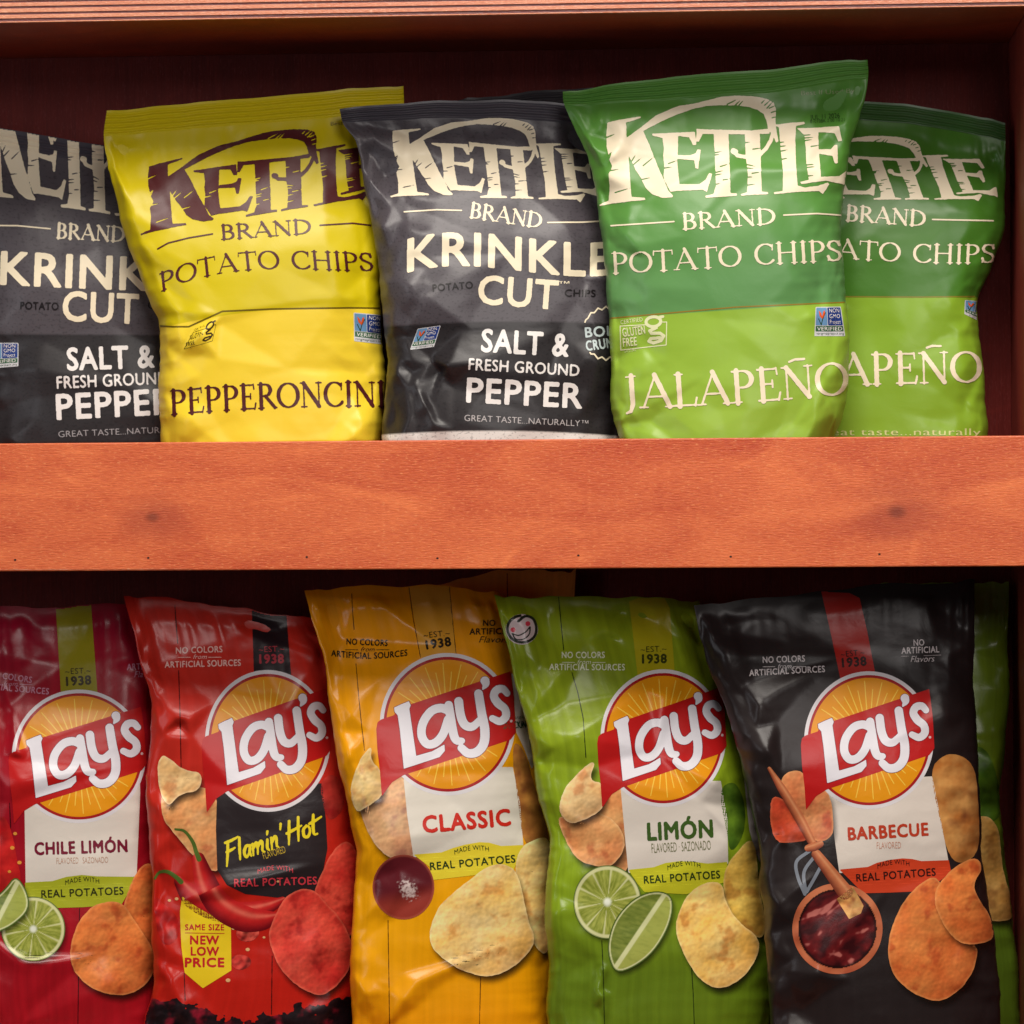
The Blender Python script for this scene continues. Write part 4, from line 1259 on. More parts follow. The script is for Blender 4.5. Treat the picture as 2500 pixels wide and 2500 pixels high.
# --- crimson bag, far left
zA = zoom(0, 1380, 1.725)
fA = film('crimson_film', [(0, 0, srgb(156, 16, 46)), (1640 / 2500, .04, srgb(170, 20, 36)), (2300 / 2500, .06, srgb(176, 22, 34))], 0.28, 'l', grain=0.2)
b = Bag('chip_bag', 'crimson chip bag at the left end of the lower shelf, partly out of frame',
        [(1478, -60, 1494, 402, 1462), (1540, -56, 1556, 404, 1526), (1640, -50, 1655, 408, 1628), (1850, -48, 1862, 412, 1840), (2080, -46, 2092, 414, 2070), (2260, -46, 2270, 412, 2252), (2420, -50, 2428, 410, 2414), (2540, -40, 2542, 400, 2538), (2620, -30, 2620, 390, 2620)],
        0.070, 0.118, 0.030, fA, seal=22, seed=31, crumple=0.85, group=GLO,
        creases=[(zA((0, 1700))[0], zA((160, 1640))[0], 5, 50, 1), (zA((120, 1640))[0], zA((330, 1700))[0], 5, 50, -1), (zA((20, 800))[0], zA((120, 780))[0], 5, 40, 0), (zA((60, 1000))[0], zA((110, 820))[0], 5, 40, 1), (zA((560, 1880))[0], zA((420, 1640))[0], 4, 50, 1)])
header(b, zA, [(234, 160), (383, 158), (412, 560), (258, 565)], (150, 140, 24), (60, 50, 20), ((275, 460), (383, 455)), ((281, 508), (383, 501)), ((-50, 470), (132, 496)), ((-120, 515), (205, 545)), (200, 130, 150),
       right=(((590, 400), (640, 398)), ((535, 442), (690, 436)), ((565, 472), (660, 470))))
zz_ = zA((332, 805))[0]
for (qx, qy, qr) in ((52, 1190, 9), (82, 1252, 9), (64, 1130, 8), (40, 1290, 7)):
    c = zA((qx, qy))[0]
    b.put(Canvas([np.array(c) - 9, np.array(c) + 9], 1.2).ell(c, qr / 1.7, qr / 2.0), 'seed_print', gl(226, 150, 60), lift=5)
soft_blob(b, zA((-40, 1080), (20, 1060), (50, 1130), (70, 1240), (90, 1330), (50, 1400), (-40, 1380)), 'chili_picture', mottle((190, 24, 28), (206, 40, 36), (120, 10, 20), 4), lift=3)
panel(b, zA, [(100, 900), (103, 1000), (108, 1340), (400, 1330), (575, 1310), (590, 960), (588, 860)], (226, 216, 204), [(105, 1336), (220, 1330), (280, 1312), (345, 1304), (410, 1310), (575, 1312), (560, 1345), (512, 1428), (350, 1440), (108, 1447)], (170, 176, 40),
      'CHILE LIMÓN', (120, 24, 48), 29, ((148, 1219), (535, 1206)), ((275, 1348), (345, 1332), (418, 1341)), ((175, 1401), (520, 1386)), (50, 52, 20), ('FLAVORED · SAZONADO', ((238, 1258), (455, 1253)), 15, (196, 160, 140)))
chip(b, zA((540, 1370), (600, 1262), (660, 1270), (680, 1400), (670, 1600), (620, 1612), (560, 1570), (515, 1490)), ORG, seed=3, lift=5)
chip(b, zA((300, 1640), (320, 1540), (370, 1460), (440, 1425), (515, 1430), (560, 1500), (640, 1620), (640, 1720), (570, 1790), (480, 1805), (380, 1770), (320, 1710)), ORG, seed=6, lift=6)
lime_half(b, zA((140, 1532))[0], 78, 79)
lime_wedge(b, zA((-40, 1420), (20, 1370), (65, 1308), (112, 1375), (122, 1450), (60, 1510), (0, 1540), (-40, 1545)), zA((-30, 1530))[0], zA((75, 1325))[0])
sun_logo(b, zz_, 163, 163)
LNR = gl(60, 6, 14)
plank_line(b, zA((335, 1445), (332, 1650), (328, 1940)), LNR)
plank_line(b, zA((40, 1000), (45, 1100), (42, 1300)), LNR)

BRUSH = {
 'F': (.60, [[(.22, 1.0), (.14, .5), (.02, -.08)], [(.10, .98), (.40, 1.0), (.68, 1.06)], [(.10, .55), (.30, .57), (.48, .62)]]),
 'l': (.22, [[(.14, 1.0), (.08, .5), (.04, .02)]]),
 'a': (.40, [[(.32, .50), (.16, .52), (.04, .28), (.10, .04), (.24, .16), (.34, .48)], [(.34, .50), (.28, .20), (.32, .02)]]),
 'm': (.62, [[(.06, .52), (.02, .0)], [(.04, .30), (.20, .52), (.26, .40), (.22, .0)], [(.24, .30), (.42, .52), (.48, .40), (.44, .10), (.52, .0)]]),
 'i': (.22, [[(.10, .50), (.05, .14), (.12, .0)], [(.15, .86), (.12, .72)]]),
 'n': (.42, [[(.06, .52), (.02, .0)], [(.04, .30), (.22, .52), (.28, .40), (.25, .10), (.32, .0)]]),
 '’': (.20, [[(.14, 1.0), (.08, .76)]]),
 ' ': (.16, []),
 'H': (.66, [[(.16, 1.0), (.08, .5), (.0, -.04)], [(.58, 1.04), (.50, .5), (.44, -.02)], [(-.02, .48), (.28, .54), (.66, .62)]]),
 'o': (.40, [[(.22, .54), (.06, .40), (.06, .10), (.22, .04), (.34, .24), (.30, .48), (.18, .54)]]),
 't': (.36, [[(.18, .92), (.10, .40), (.10, .06), (.24, .02)], [(-.04, .58), (.18, .62), (.52, .72)]]),
}


def brush_text(bag, name, text, a, b_, cap, mat, parent):
    a = np.array(a, float); L = np.array(b_, float) - a; ln = np.hypot(*L); ux = L / ln; up = np.array([ux[1], -ux[0]])
    wt = sum(BRUSH[c][0] for c in text)
    cv = Canvas([a - up * 12, a + L - up * 12, a + up * cap * 1.2, a + L + up * cap * 1.2], 1.3, 12)
    x = 0
    for c in text:
        for st in BRUSH[c][1]:
            p = np.array([a + ux * ((x + u + .16 * v) / wt * ln) + up * (v * cap) for u, v in st])
            w = np.interp(np.linspace(0, 1, len(p)), [0, .3, 1], [6.6, 8.2, 4.6])
            cv.stroke(*sm(p, w))
        x += BRUSH[c][0]
    cv.rough(0.7, 7, 3)
    return bag.put(cv, name, mat, parent)


# --- red bag
zB = zoom(280, 1400, 1.756)
fB = film('red_film', [(0, 0, srgb(206, 48, 36)), (2050 / 2500, .06, srgb(196, 34, 22))], 0.28, 'l', grain=0.14)
b = Bag('chip_bag', 'red chip bag with a black flavor panel, printed chilies and a yellow price tag',
        [(1480, 302, 1455, 800, 1512), (1530, 318, 1520, 815, 1548), (1600, 338, 1600, 832, 1606), (1720, 369, 1726, 852, 1714), (1885, 355, 1895, 872, 1872), (2030, 360, 2042, 890, 2014), (2140, 373, 2152, 895, 2126), (2255, 371, 2264, 890, 2242), (2400, 371, 2408, 884, 2390), (2520, 348, 2522, 876, 2516), (2620, 360, 2620, 865, 2620)],
        0.066, 0.120, 0.030, fB, seal=22, seed=35, crumple=1.0, group=GLO,
        creases=[(zB((190, 540))[0], zB((330, 700))[0], 5, 45, 1), (zB((200, 700))[0], zB((420, 560))[0], 5, 50, -1), (zB((160, 560))[0], zB((240, 800))[0], 5, 45, 0), (zB((600, 160))[0], zB((560, 260))[0], -5, 40, 0), (zB((280, 1500))[0], zB((160, 1420))[0], 5, 45, 1),
                 (zB((450, 1280))[0], zB((520, 1400))[0], 5, 45, 1), (zB((160, 1650))[0], zB((300, 1560))[0], 6, 45, -1), (zB((300, 1700))[0], zB((180, 1800))[0], 6, 45, 1), (zB((170, 1300))[0], zB((260, 1420))[0], -5, 40, 0)])
header(b, zB, [(588, 160), (650, 150), (735, 165), (757, 440), (597, 440)], (40, 28, 32), (176, 50, 62), ((618, 339), (728, 335)), ((622, 386), (724, 384)), ((263, 344), (462, 338)), ((215, 405), (540, 396)), (240, 190, 180))
PALE = ((244, 206, 146), (236, 182, 116), (200, 124, 72), (252, 228, 184)); RUST = ((236, 176, 112), (226, 148, 88), (186, 96, 58), (246, 206, 150))
chip(b, zB((205, 940), (250, 930), (350, 920), (430, 940), (450, 1100), (450, 1290), (340, 1210), (260, 1110), (208, 1050)), RUST, 'chip_picture', 61, 2)
chip(b, zB((186, 830), (205, 780), (240, 800), (300, 850), (370, 850), (360, 930), (280, 940), (230, 1000), (195, 930)), PALE, 'chip_picture', 62, 3)
soft_blob(b, zB((880, 900), (930, 860), (975, 900), (985, 1000), (930, 1060), (900, 1020)), 'flame_chip_picture', mottle((190, 60, 50), (150, 30, 30), (60, 8, 16), 8), lift=3)
panel(b, zB, [(440, 900), (434, 1100), (440, 1270), (480, 1335), (560, 1374), (700, 1390), (860, 1385), (885, 1320), (912, 1180), (905, 1050), (888, 900)], (42, 34, 36), None, None,
      'Flamin’ Hot', (236, 214, 40), 52, ((478, 1248), (880, 1114)), ((613, 1290), (690, 1272), (764, 1284)), ((513, 1343), (866, 1332)), (206, 60, 72), ('FLAVORED', ((640, 1226), (735, 1196)), 17, (190, 160, 50)))


def tube_pic(bag, body, w, cols, name, lift=5, parent=None):
    """printed picture of a long rounded thing: lit along its upper flank, dark along the lower"""
    n = len(body)
    t = np.linspace(0, 1, n); tt = np.linspace(0, 1, 140)
    bx = np.interp(tt, t, [p[0] for p in body]); by = np.interp(tt, t, [p[1] for p in body]); ww = np.interp(tt, t, w)
    for _ in range(260):
        bx[1:-1] = (bx[:-2] + 2 * bx[1:-1] + bx[2:]) / 4; by[1:-1] = (by[:-2] + 2 * by[1:-1] + by[2:]) / 4
    P = np.stack([bx, by], 1)
    cv = Canvas(np.vstack([P - 30, P + 30]), 2.0).stroke(P, ww)
    c0, c1, c2 = [np.array(srgb(*c)) for c in cols]
    T = np.gradient(P, axis=0); T /= np.hypot(T[:, 0], T[:, 1])[:, None] + 1e-9

    def col(x, y, f, g=None):
        i = np.argmin((x[:, None] - P[None, :, 0]) ** 2 + (y[:, None] - P[None, :, 1]) ** 2, 1)
        nx_, ny_ = -T[i, 1], T[i, 0]
        sg = np.where(nx_ * .5 + ny_ < 0, -1, 1)
        d = ((x - P[i, 0]) * nx_ + (y - P[i, 1]) * ny_) * sg / (ww[i] / 2)
        o = mixc(c0, c2, smooth(-.1, 1.0, d))
        o = mixc(o, c1, np.exp(-((d + .38) / .22) ** 2) * .75)
        return np.clip(o * (1 + .14 * fbm(x / 16, y / 16, 5, 3))[:, None], 0, 1)
    return bag.put(cv, name, PIC, parent, col, lift)


def chili(bag, body, w, stem, name='chili_picture', lift=5, seed=2):
    o = tube_pic(bag, body, w, ((196, 34, 34), (232, 112, 92), (110, 10, 20)), name, lift)
    S = np.array(stem)
    bag.put(Canvas(np.vstack([S - 12, S + 12]), 1.6).stroke(*sm(S, np.linspace(5, 12, len(S)))), 'stem', gl(86, 112, 44), o, lift=lift + 1)


chili(b, zB((278, 1320), (330, 1390), (420, 1445), (520, 1460), (640, 1440), (720, 1400)), [26, 56, 54, 54, 40, 16], zB((172, 1308), (190, 1282), (225, 1278), (262, 1300), (285, 1322)), lift=4)
chili(b, zB((360, 1222), (385, 1320), (440, 1430), (560, 1490), (640, 1488), (700, 1466)), [30, 54, 64, 64, 48, 16], zB((260, 1096), (300, 1105), (335, 1150), (350, 1195), (362, 1225)), lift=5)
chip(b, zB((880, 1310), (930, 1200), (990, 1150), (1040, 1200), (1050, 1400), (1010, 1570), (930, 1530), (870, 1440), (855, 1370)), REDC, seed=12, lift=5)
chip(b, zB((730, 1400), (800, 1360), (860, 1370), (900, 1420), (960, 1480), (1010, 1580), (1000, 1690), (940, 1765), (880, 1803), (800, 1770), (720, 1700), (675, 1600), (668, 1540), (690, 1480)), REDC, seed=15, lift=6)
soft_blob(b, zB((520, 1530), (560, 1505), (610, 1515), (620, 1550), (580, 1580), (530, 1570)), 'droplet_picture', mottle((170, 40, 36), (210, 90, 74), (110, 14, 20), 3, 14), lift=3)
soft_blob(b, zB((500, 1650), (530, 1632), (580, 1645), (585, 1680), (545, 1700), (505, 1690)), 'droplet_picture', mottle((170, 40, 36), (200, 70, 60), (110, 14, 20), 9, 14), lift=3)
for (qx, qy, qr) in ((235, 1402, 7), (266, 1395, 8), (486, 1744, 10), (570, 1612, 9), (508, 1522, 7), (700, 1320, 6), (640, 1560, 6)):
    c = zB((qx, qy))[0]
    b.put(Canvas([np.array(c) - 8, np.array(c) + 8], 1.2).ell(c, qr / 1.756, qr / 2.2), 'seed_print', gl(226, 176, 120), lift=4)
soft_blob(b, zB((170, 1380), (210, 1420), (270, 1470), (275, 1560), (215, 1600), (180, 1520)), 'splash_picture', mottle((170, 24, 24), (190, 40, 34), (120, 10, 16), 13, 26), lift=2)
ptag = zB((290, 1385), (345, 1425), (400, 1458), (498, 1475), (500, 1702), (378, 1778), (300, 1712), (286, 1600), (280, 1450))
pt_ = b.put(Canvas(ptag, 2.0).poly(ptag), 'price_tag_print', gl(238, 206, 36), lift=4)
RD = gl(196, 34, 40)
b.text('lettering', 'SAME SIZE', zB((303, 1529), (469, 1529)), 14, RD, pt_, bold=0.03, cell=1.1)
q = zB((303, 1541), (470, 1543)); b.put(Canvas(q, 1).stroke(q, 1.5), 'rule_line', RD, pt_)
b.text('lettering', 'NEW', zB((325, 1589), (446, 1589)), 20, RD, pt_, bold=0.04, cell=1.2)
b.text('lettering', 'LOW', zB((328, 1637), (446, 1637)), 20, RD, pt_, bold=0.04, cell=1.2)
b.text('lettering', 'PRICE', zB((303, 1686), (468, 1686)), 21, RD, pt_, bold=0.04, cell=1.2)
char_ = zB((60, 1840), (150, 1800), (180, 1835), (250, 1825), (300, 1862), (360, 1858), (420, 1880), (440, 1915), (500, 1900), (540, 1930), (620, 1905), (640, 1890), (720, 1880), (800, 1850), (880, 1855), (950, 1820), (1020, 1815), (1060, 1830), (1060, 2150), (60, 2150))
cv = Canvas(char_, 2.2).poly(char_); cv.F = np.minimum(cv.F, 16) + 22 * fbm(cv.X / 30, cv.Y / 22, 4, 3)
b.put(cv, 'charred_border_print', PIC, None, mottle((34, 20, 24), (24, 14, 18), (150, 24, 46), 17, 30), 3)
LNR2 = gl(70, 12, 12)
for ln in ([(258, 135), (262, 200), (270, 300)], [(274, 415), (280, 600), (285, 830)], [(298, 1715), (302, 1830)], [(675, 1640), (672, 1890)]):
    plank_line(b, zB(*ln), LNR2)
sun_logo(b, zB((656, 718))[0], 153, 173)

# --- orange bag behind (only its top shows)
fO = film('amber_film', [(0, 0, srgb(222, 138, 52))], 0.32, 'l', grain=0.15)
b = Bag('chip_bag', 'amber bag at the back, only its shaded top edge showing under the shelf',
        [(1398, 1010, 1432, 1406, 1388), (1450, 1008, 1470, 1404, 1440), (1700, 1010, 1705, 1400, 1695), (2200, 1010, 2200, 1400, 2200), (2620, 1020, 2620, 1390, 2620)],
        0.178, 0.178, 0.014, fO, seal=20, seed=41, crumple=0.5, group=GLO, lean=0.004, detail=9)
plank_line(b, [(1238, 1400), (1240, 1500), (1242, 1700)], gl(90, 40, 14))

# --- golden bag
zC = zoom(730, 1380, 1.725)
fC = film('golden_film', [(0, 0, srgb(244, 158, 12)), (1800 / 2500, .10, srgb(250, 174, 8)), (2400 / 2500, .05, srgb(246, 162, 10))], 0.28, 'l', grain=0.12)
b = Bag('chip_bag', 'golden yellow chip bag with red flavor name and a printed dish of salt',
        [(1428, 743, 1442, 1228, 1452), (1500, 763, 1512, 1246, 1496), (1571, 784, 1586, 1264, 1560), (1705, 805, 1722, 1292, 1688), (1844, 826, 1862, 1316, 1824), (1989, 856, 2010, 1338, 1964), (2093, 868, 2112, 1352, 2070), (2195, 860, 2212, 1354, 2172), (2365, 856, 2378, 1350, 2348), (2520, 860, 2528, 1350, 2510), (2620, 875, 2620, 1335, 2620)],
        0.062, 0.118, 0.031, fC, seal=24, seed=44, crumple=1.0, group=GLO,
        creases=[(zC((220, 110))[0], zC((330, 90))[0], 6, 50, 1), (zC((110, 420))[0], zC((240, 640))[0], 5, 45, 1), (zC((150, 560))[0], zC((290, 700))[0], 5, 40, -1), (zC((170, 700))[0], zC((260, 900))[0], 5, 45, 1), (zC((230, 1060))[0], zC((420, 1280))[0], 8, 70, 1),
                 (zC((230, 1400))[0], zC((300, 1300))[0], 5, 50, -1), (zC((380, 1800))[0], zC((500, 1860))[0], 6, 40, 1), (zC((300, 1340))[0], zC((560, 1350))[0], 4, 40, 1), (zC((560, 1790))[0], zC((440, 1720))[0], 5, 60, -1), (zC((240, 1850))[0], zC((330, 1760))[0], 5, 45, 1),
                 (zC((860, 880))[0], zC((930, 700))[0], 4, 40, 0)])
DK = (44, 32, 16)
header(b, zC, [(460, 70), (632, 78), (662, 400), (515, 405)], (226, 160, 48), DK, ((525, 308), (636, 297)), ((538, 354), (640, 339)), ((200, 334), (372, 341)), ((135, 382), (300, 394), (456, 381)), DK,
       right=(((775, 256), (826, 256)), ((718, 293), (906, 290)), ((757, 326), (880, 326))))
wst = zC((893, 450), (930, 500), (975, 610), (995, 820), (980, 860), (945, 765), (915, 705), (905, 560))
ws = b.put(Canvas(wst, 2).poly(wst), 'side_print', gl(226, 212, 204), lift=2)
b.text('lettering', 'SNACKING', zC((860, 690), (972, 684)), 17, gl(60, 90, 66), ws, bold=0.02)
b.text('lettering', 'sustainable', zC((890, 652), (945, 645)), 9, gl(60, 90, 66), ws)
chip(b, zC((255, 1000), (330, 930), (440, 870), (480, 1100), (485, 1235), (400, 1236), (330, 1186), (280, 1090)), ((232, 184, 132), (220, 158, 112), (168, 104, 88), (244, 212, 168)), 'chip_picture', 63, 2)
chip(b, zC((216, 930), (262, 810), (308, 762), (300, 830), (345, 862), (360, 960), (290, 1010), (240, 1040)), ((234, 204, 140), (226, 184, 110), (186, 120, 60), (244, 224, 176)), 'chip_picture', 64, 3)
soft_blob(b, zC((895, 760), (945, 770), (995, 950), (1050, 1130), (1040, 1190), (945, 1175), (925, 1000)), 'potato_picture', mottle((190, 130, 60), (150, 90, 44), (100, 44, 34), 9, 40), lift=3)
panel(b, zC, [(436, 850), (455, 1050), (482, 1230), (640, 1215), (945, 1190), (930, 1000), (900, 850)], (228, 220, 206), [(482, 1218), (600, 1209), (650, 1190), (700, 1176), (760, 1166), (800, 1168), (850, 1182), (945, 1178), (930, 1230), (900, 1287), (740, 1305), (560, 1326), (550, 1270)], (236, 214, 56),
      'CLASSIC', (206, 44, 30), 39, ((525, 1126), (890, 1094)), ((655, 1220), (725, 1200), (800, 1206)), ((553, 1284), (911, 1251)), (46, 64, 30))
dish = zC((440, 1355))[0]
cv = Canvas([np.array(dish) - 80, np.array(dish) + 80], 2).ell(dish, 75, 79)


def salt_dish(x, y, f, g=None):
    u = x - dish[0]; v = y - dish[1]
    o = mixc(np.array(srgb(96, 26, 34)), np.array(srgb(156, 58, 46)), smooth(-4, 50, v + .2 * u))
    o = mixc(o, np.array(srgb(186, 92, 70)), smooth(7, 1, f) * .6)
    heap = np.exp(-(((u - 12) / 24) ** 2 + ((v - 2 - .35 * u) / 26) ** 2))
    return mixc(o, np.array(srgb(230, 210, 204)), smooth(0.42, 0.95, heap + 0.75 * fbm(x / 7, y / 7, 8, 3)) * smooth(.12, .4, heap) * .9)


b.put(cv, 'salt_dish_picture', PIC, None, salt_dish, 5)
chip(b, zC((920, 1210), (1000, 1158), (1060, 1160), (1060, 1400), (1050, 1640), (985, 1590), (950, 1470), (915, 1330)), TAN, seed=21, lift=5)
chip(b, zC((560, 1540), (590, 1450), (640, 1400), (700, 1350), (790, 1280), (860, 1268), (910, 1300), (935, 1400), (955, 1500), (988, 1580), (930, 1655), (860, 1705), (780, 1725), (680, 1692), (600, 1640), (563, 1590)), TAN, seed=23, lift=6)
LNC = gl(96, 52, 12)
for ln in ([(222, 120), (226, 200), (232, 270)], [(240, 415), (252, 560), (262, 660), (276, 780)], [(375, 1495), (378, 1700), (382, 1940)], [(765, 1730), (762, 1850), (760, 1940)], [(460, 70), (480, 220), (512, 390)], [(632, 78), (645, 220), (662, 380)]):
    plank_line(b, zC(*ln), LNC, 2.0)
sun_logo(b, zC((625, 670))[0], 165, 174)

# --- lime green bag
zD = zoom(1180, 1400, 1.757)
fD = film('lime_green_film', [(0, 0, srgb(142, 160, 30)), (1800 / 2500, .08, srgb(146, 174, 34)), (2250 / 2500, .05, srgb(106, 134, 28))], 0.28, 'l', grain=0.22)
b = Bag('chip_bag', 'lime green chip bag with printed lime halves and a round emblem near its top corner',
        [(1458, 1207, 1452, 1706, 1466), (1542, 1228, 1540, 1736, 1540), (1645, 1254, 1650, 1768, 1640), (1741, 1281, 1750, 1802, 1732), (1827, 1300, 1838, 1824, 1816), (1941, 1314, 1953, 1846, 1930), (2043, 1344, 2056, 1860, 2030), (2111, 1335, 2123, 1864, 2098), (2254, 1329, 2265, 1878, 2242), (2340, 1337, 2350, 1890, 2330), (2453, 1331, 2460, 1890, 2446), (2540, 1340, 2544, 1880, 2536), (2620, 1355, 2620, 1860, 2620)],
        0.060, 0.118, 0.032, fD, seal=22, seed=47, crumple=1.05, group=GLO,
        creases=[(zD((350, 560))[0], zD((450, 830))[0], 9, 55, 1), (zD((350, 560))[0], zD((230, 420))[0], 6, 60, -1), (zD((90, 150))[0], zD((280, 340))[0], 6, 45, 1), (zD((300, 300))[0], zD((600, 280))[0], 4, 45, 1), (zD((560, 120))[0], zD((640, 140))[0], -6, 35, 0),
                 (zD((460, 160))[0], zD((600, 330))[0], 4, 60, -1), (zD((280, 1100))[0], zD((420, 1300))[0], 7, 60, 1), (zD((290, 1130))[0], zD((330, 1000))[0], 6, 45, -1), (zD((300, 1300))[0], zD((290, 1600))[0], 5, 45, 1),
                 (zD((470, 1690))[0], zD((540, 1700))[0], 5, 18, 1), (zD((470, 1780))[0], zD((545, 1800))[0], 5, 18, 1), (zD((470, 1860))[0], zD((545, 1880))[0], 5, 18, 1), (zD((500, 1660))[0], zD((515, 1960))[0], 5, 34, 0),
                 (zD((700, 500))[0], zD((850, 560))[0], 5, 40, 1), (zD((930, 980))[0], zD((1050, 820))[0], 6, 45, 1), (zD((1020, 1000))[0], zD((1050, 1160))[0], 4, 30, 0)])
header(b, zD, [(625, 120), (690, 95), (770, 92), (800, 150), (822, 440), (662, 440)], (176, 164, 26), (58, 62, 16), ((674, 339), (786, 335)), ((682, 386), (785, 384)), ((337, 364), (520, 363)), ((283, 415), (606, 416)), (220, 224, 190))
ec = zD((165, 240))[0]
em = b.put(Canvas([np.array(ec) - 44, np.array(ec) + 44], 1.5).ell(ec, 39, 37), 'round_emblem', gl(216, 196, 196), lift=4)
b.put(Canvas([np.array(ec) - 44, np.array(ec) + 44], 1.3).stroke(*sm(zD((150, 205), (180, 184), (212, 195), (226, 230), (220, 268), (190, 292), (150, 294), (118, 274), (104, 240), (112, 208), (136, 188), (158, 182)), 6.5)), 'emblem_outline', gl(44, 46, 36), em, lift=6)
b.put(Canvas([np.array(ec) - 44, np.array(ec) + 44], 1.3).stroke(*sm(zD((124, 258), (150, 266), (180, 252), (198, 230)), 3.0)).stroke(*sm(zD((124, 258), (140, 282), (172, 282), (196, 260), (200, 230)), 3.0)), 'emblem_curve', gl(44, 46, 36), em, lift=6)
ckr = Canvas([np.array(ec) - 44, np.array(ec) + 44], 1.3)
for q in ((128, 242), (190, 216)):
    ckr.ell(zD(q)[0], 6, 6)
b.put(ckr, 'emblem_dots', gl(214, 60, 80), em, lift=6)
chip(b, zD((500, 930), (600, 910), (625, 1100), (625, 1280), (540, 1270), (500, 1150)), RUST, 'chip_picture', 65, 2)
chip(b, zD((322, 1040), (380, 1060), (470, 1020), (560, 1060), (610, 1150), (560, 1250), (470, 1250), (400, 1220), (350, 1130)), RUST, 'chip_picture', 66, 3)
chip(b, zD((324, 1010), (352, 920), (400, 868), (460, 812), (478, 822), (450, 890), (520, 905), (520, 1000), (440, 1050), (370, 1070)), PALE, 'chip_picture', 67, 4)
soft_blob(b, zD((1010, 930), (1075, 895), (1112, 960), (1124, 1050), (1108, 1135), (1060, 1195), (1045, 1100)), 'whole_lime_picture', mottle((88, 118, 30), (66, 98, 26), (40, 62, 20), 12, 36), lift=3)
wst = zD((1066, 650), (1100, 690), (1128, 830), (1150, 1020), (1200, 1180), (1185, 1240), (1165, 1190), (1140, 1100), (1115, 850))
b.put(Canvas(wst, 2).poly(wst), 'side_print', gl(216, 206, 200), lift=2)
panel(b, zD, [(586, 890), (605, 1100), (622, 1285), (780, 1265), (1050, 1245), (1046, 1050), (1018, 890)], (224, 214, 202), [(622, 1271), (730, 1260), (780, 1242), (840, 1234), (900, 1236), (960, 1244), (1046, 1237), (1040, 1300), (1030, 1326), (870, 1376), (690, 1366), (660, 1330)], (206, 204, 44),
      'LIMÓN', (62, 92, 34), 41, ((707, 1144), (983, 1130)), ((790, 1274), (860, 1253), (931, 1263)), ((690, 1331), (1015, 1306)), (48, 66, 24), ('FLAVORED · SAZONADO', ((722, 1199), (976, 1185)), 23, (128, 128, 96)))
chip(b, zD((1040, 1270), (1090, 1200), (1147, 1142), (1168, 1200), (1178, 1350), (1208, 1500), (1192, 1562), (1130, 1530), (1075, 1480), (1040, 1400), (1033, 1330)), ((234, 198, 96), (224, 176, 72), (182, 120, 48), (244, 218, 140)), seed=25, lift=6)
chip(b, zD((838, 1480), (870, 1400), (930, 1345), (1020, 1328), (1036, 1420), (1090, 1500), (1172, 1562), (1172, 1622), (1130, 1702), (1060, 1757), (990, 1772), (920, 1722), (860, 1620), (833, 1540)), ((252, 216, 132), (246, 192, 92), (206, 126, 50), (254, 232, 170)), seed=27, lift=7)
lime_half(b, zD((532, 1410))[0], 83, 90)
lime_wedge(b, zD((540, 1570), (570, 1480), (640, 1402), (720, 1368), (792, 1378), (810, 1430), (790, 1520), (730, 1620), (650, 1682), (572, 1708), (542, 1640)), zD((562, 1690))[0], zD((765, 1388))[0])
LND = gl(40, 56, 12)
for ln in ([(322, 95), (334, 220), (345, 330)], [(380, 425), (405, 510), (428, 620), (440, 790)], [(508, 1575), (514, 1700), (520, 1940)], [(893, 1690), (900, 1800), (905, 1940)]):
    plank_line(b, zD(*ln), LND)
sun_logo(b, zD((771, 707))[0], 153, 168)

# --- green bag at the back right
zE = zoom(1680, 1400, 1.756)
fE = film('deep_green_film', [(0, 0, srgb(124, 152, 34)), (2100 / 2500, .05, srgb(96, 124, 32))], 0.28, 'l', grain=0.2)
b = Bag('chip_bag', 'green bag at the back, a narrow strip between charcoal bag and side panel',
        [(1422, 2150, 1424, 2463, 1420), (1500, 2150, 1500, 2462, 1500), (1799, 2150, 1799, 2457, 1799), (1912, 2150, 1912, 2444, 1912), (2050, 2150, 2050, 2450, 2050), (2226, 2150, 2226, 2470, 2226), (2380, 2150, 2380, 2486, 2380), (2500, 2150, 2500, 2492, 2500), (2620, 2160, 2620, 2480, 2620)],
        0.165, 0.158, 0.020, fE, seal=20, seed=51, crumple=0.9, group=GLO, lean=0.006, creases=[(zE((1250, 700))[0], zE((1370, 740))[0], 6, 40, 1), (zE((1300, 720))[0], zE((1330, 900))[0], 6, 40, 0)])
soft_blob(b, zE((1220, 740), (1290, 770), (1330, 900), (1340, 1050), (1260, 1060), (1220, 1000)), 'leaf_picture', mottle((60, 96, 24), (84, 120, 30), (36, 60, 18), 12, 36), lift=3)
chip(b, zE((1230, 1060), (1290, 1050), (1335, 1110), (1340, 1250), (1385, 1400), (1392, 1470), (1330, 1484), (1260, 1470), (1230, 1300)), ((214, 170, 96), (206, 150, 70), (150, 96, 44), (226, 190, 120)), seed=33, lift=5)

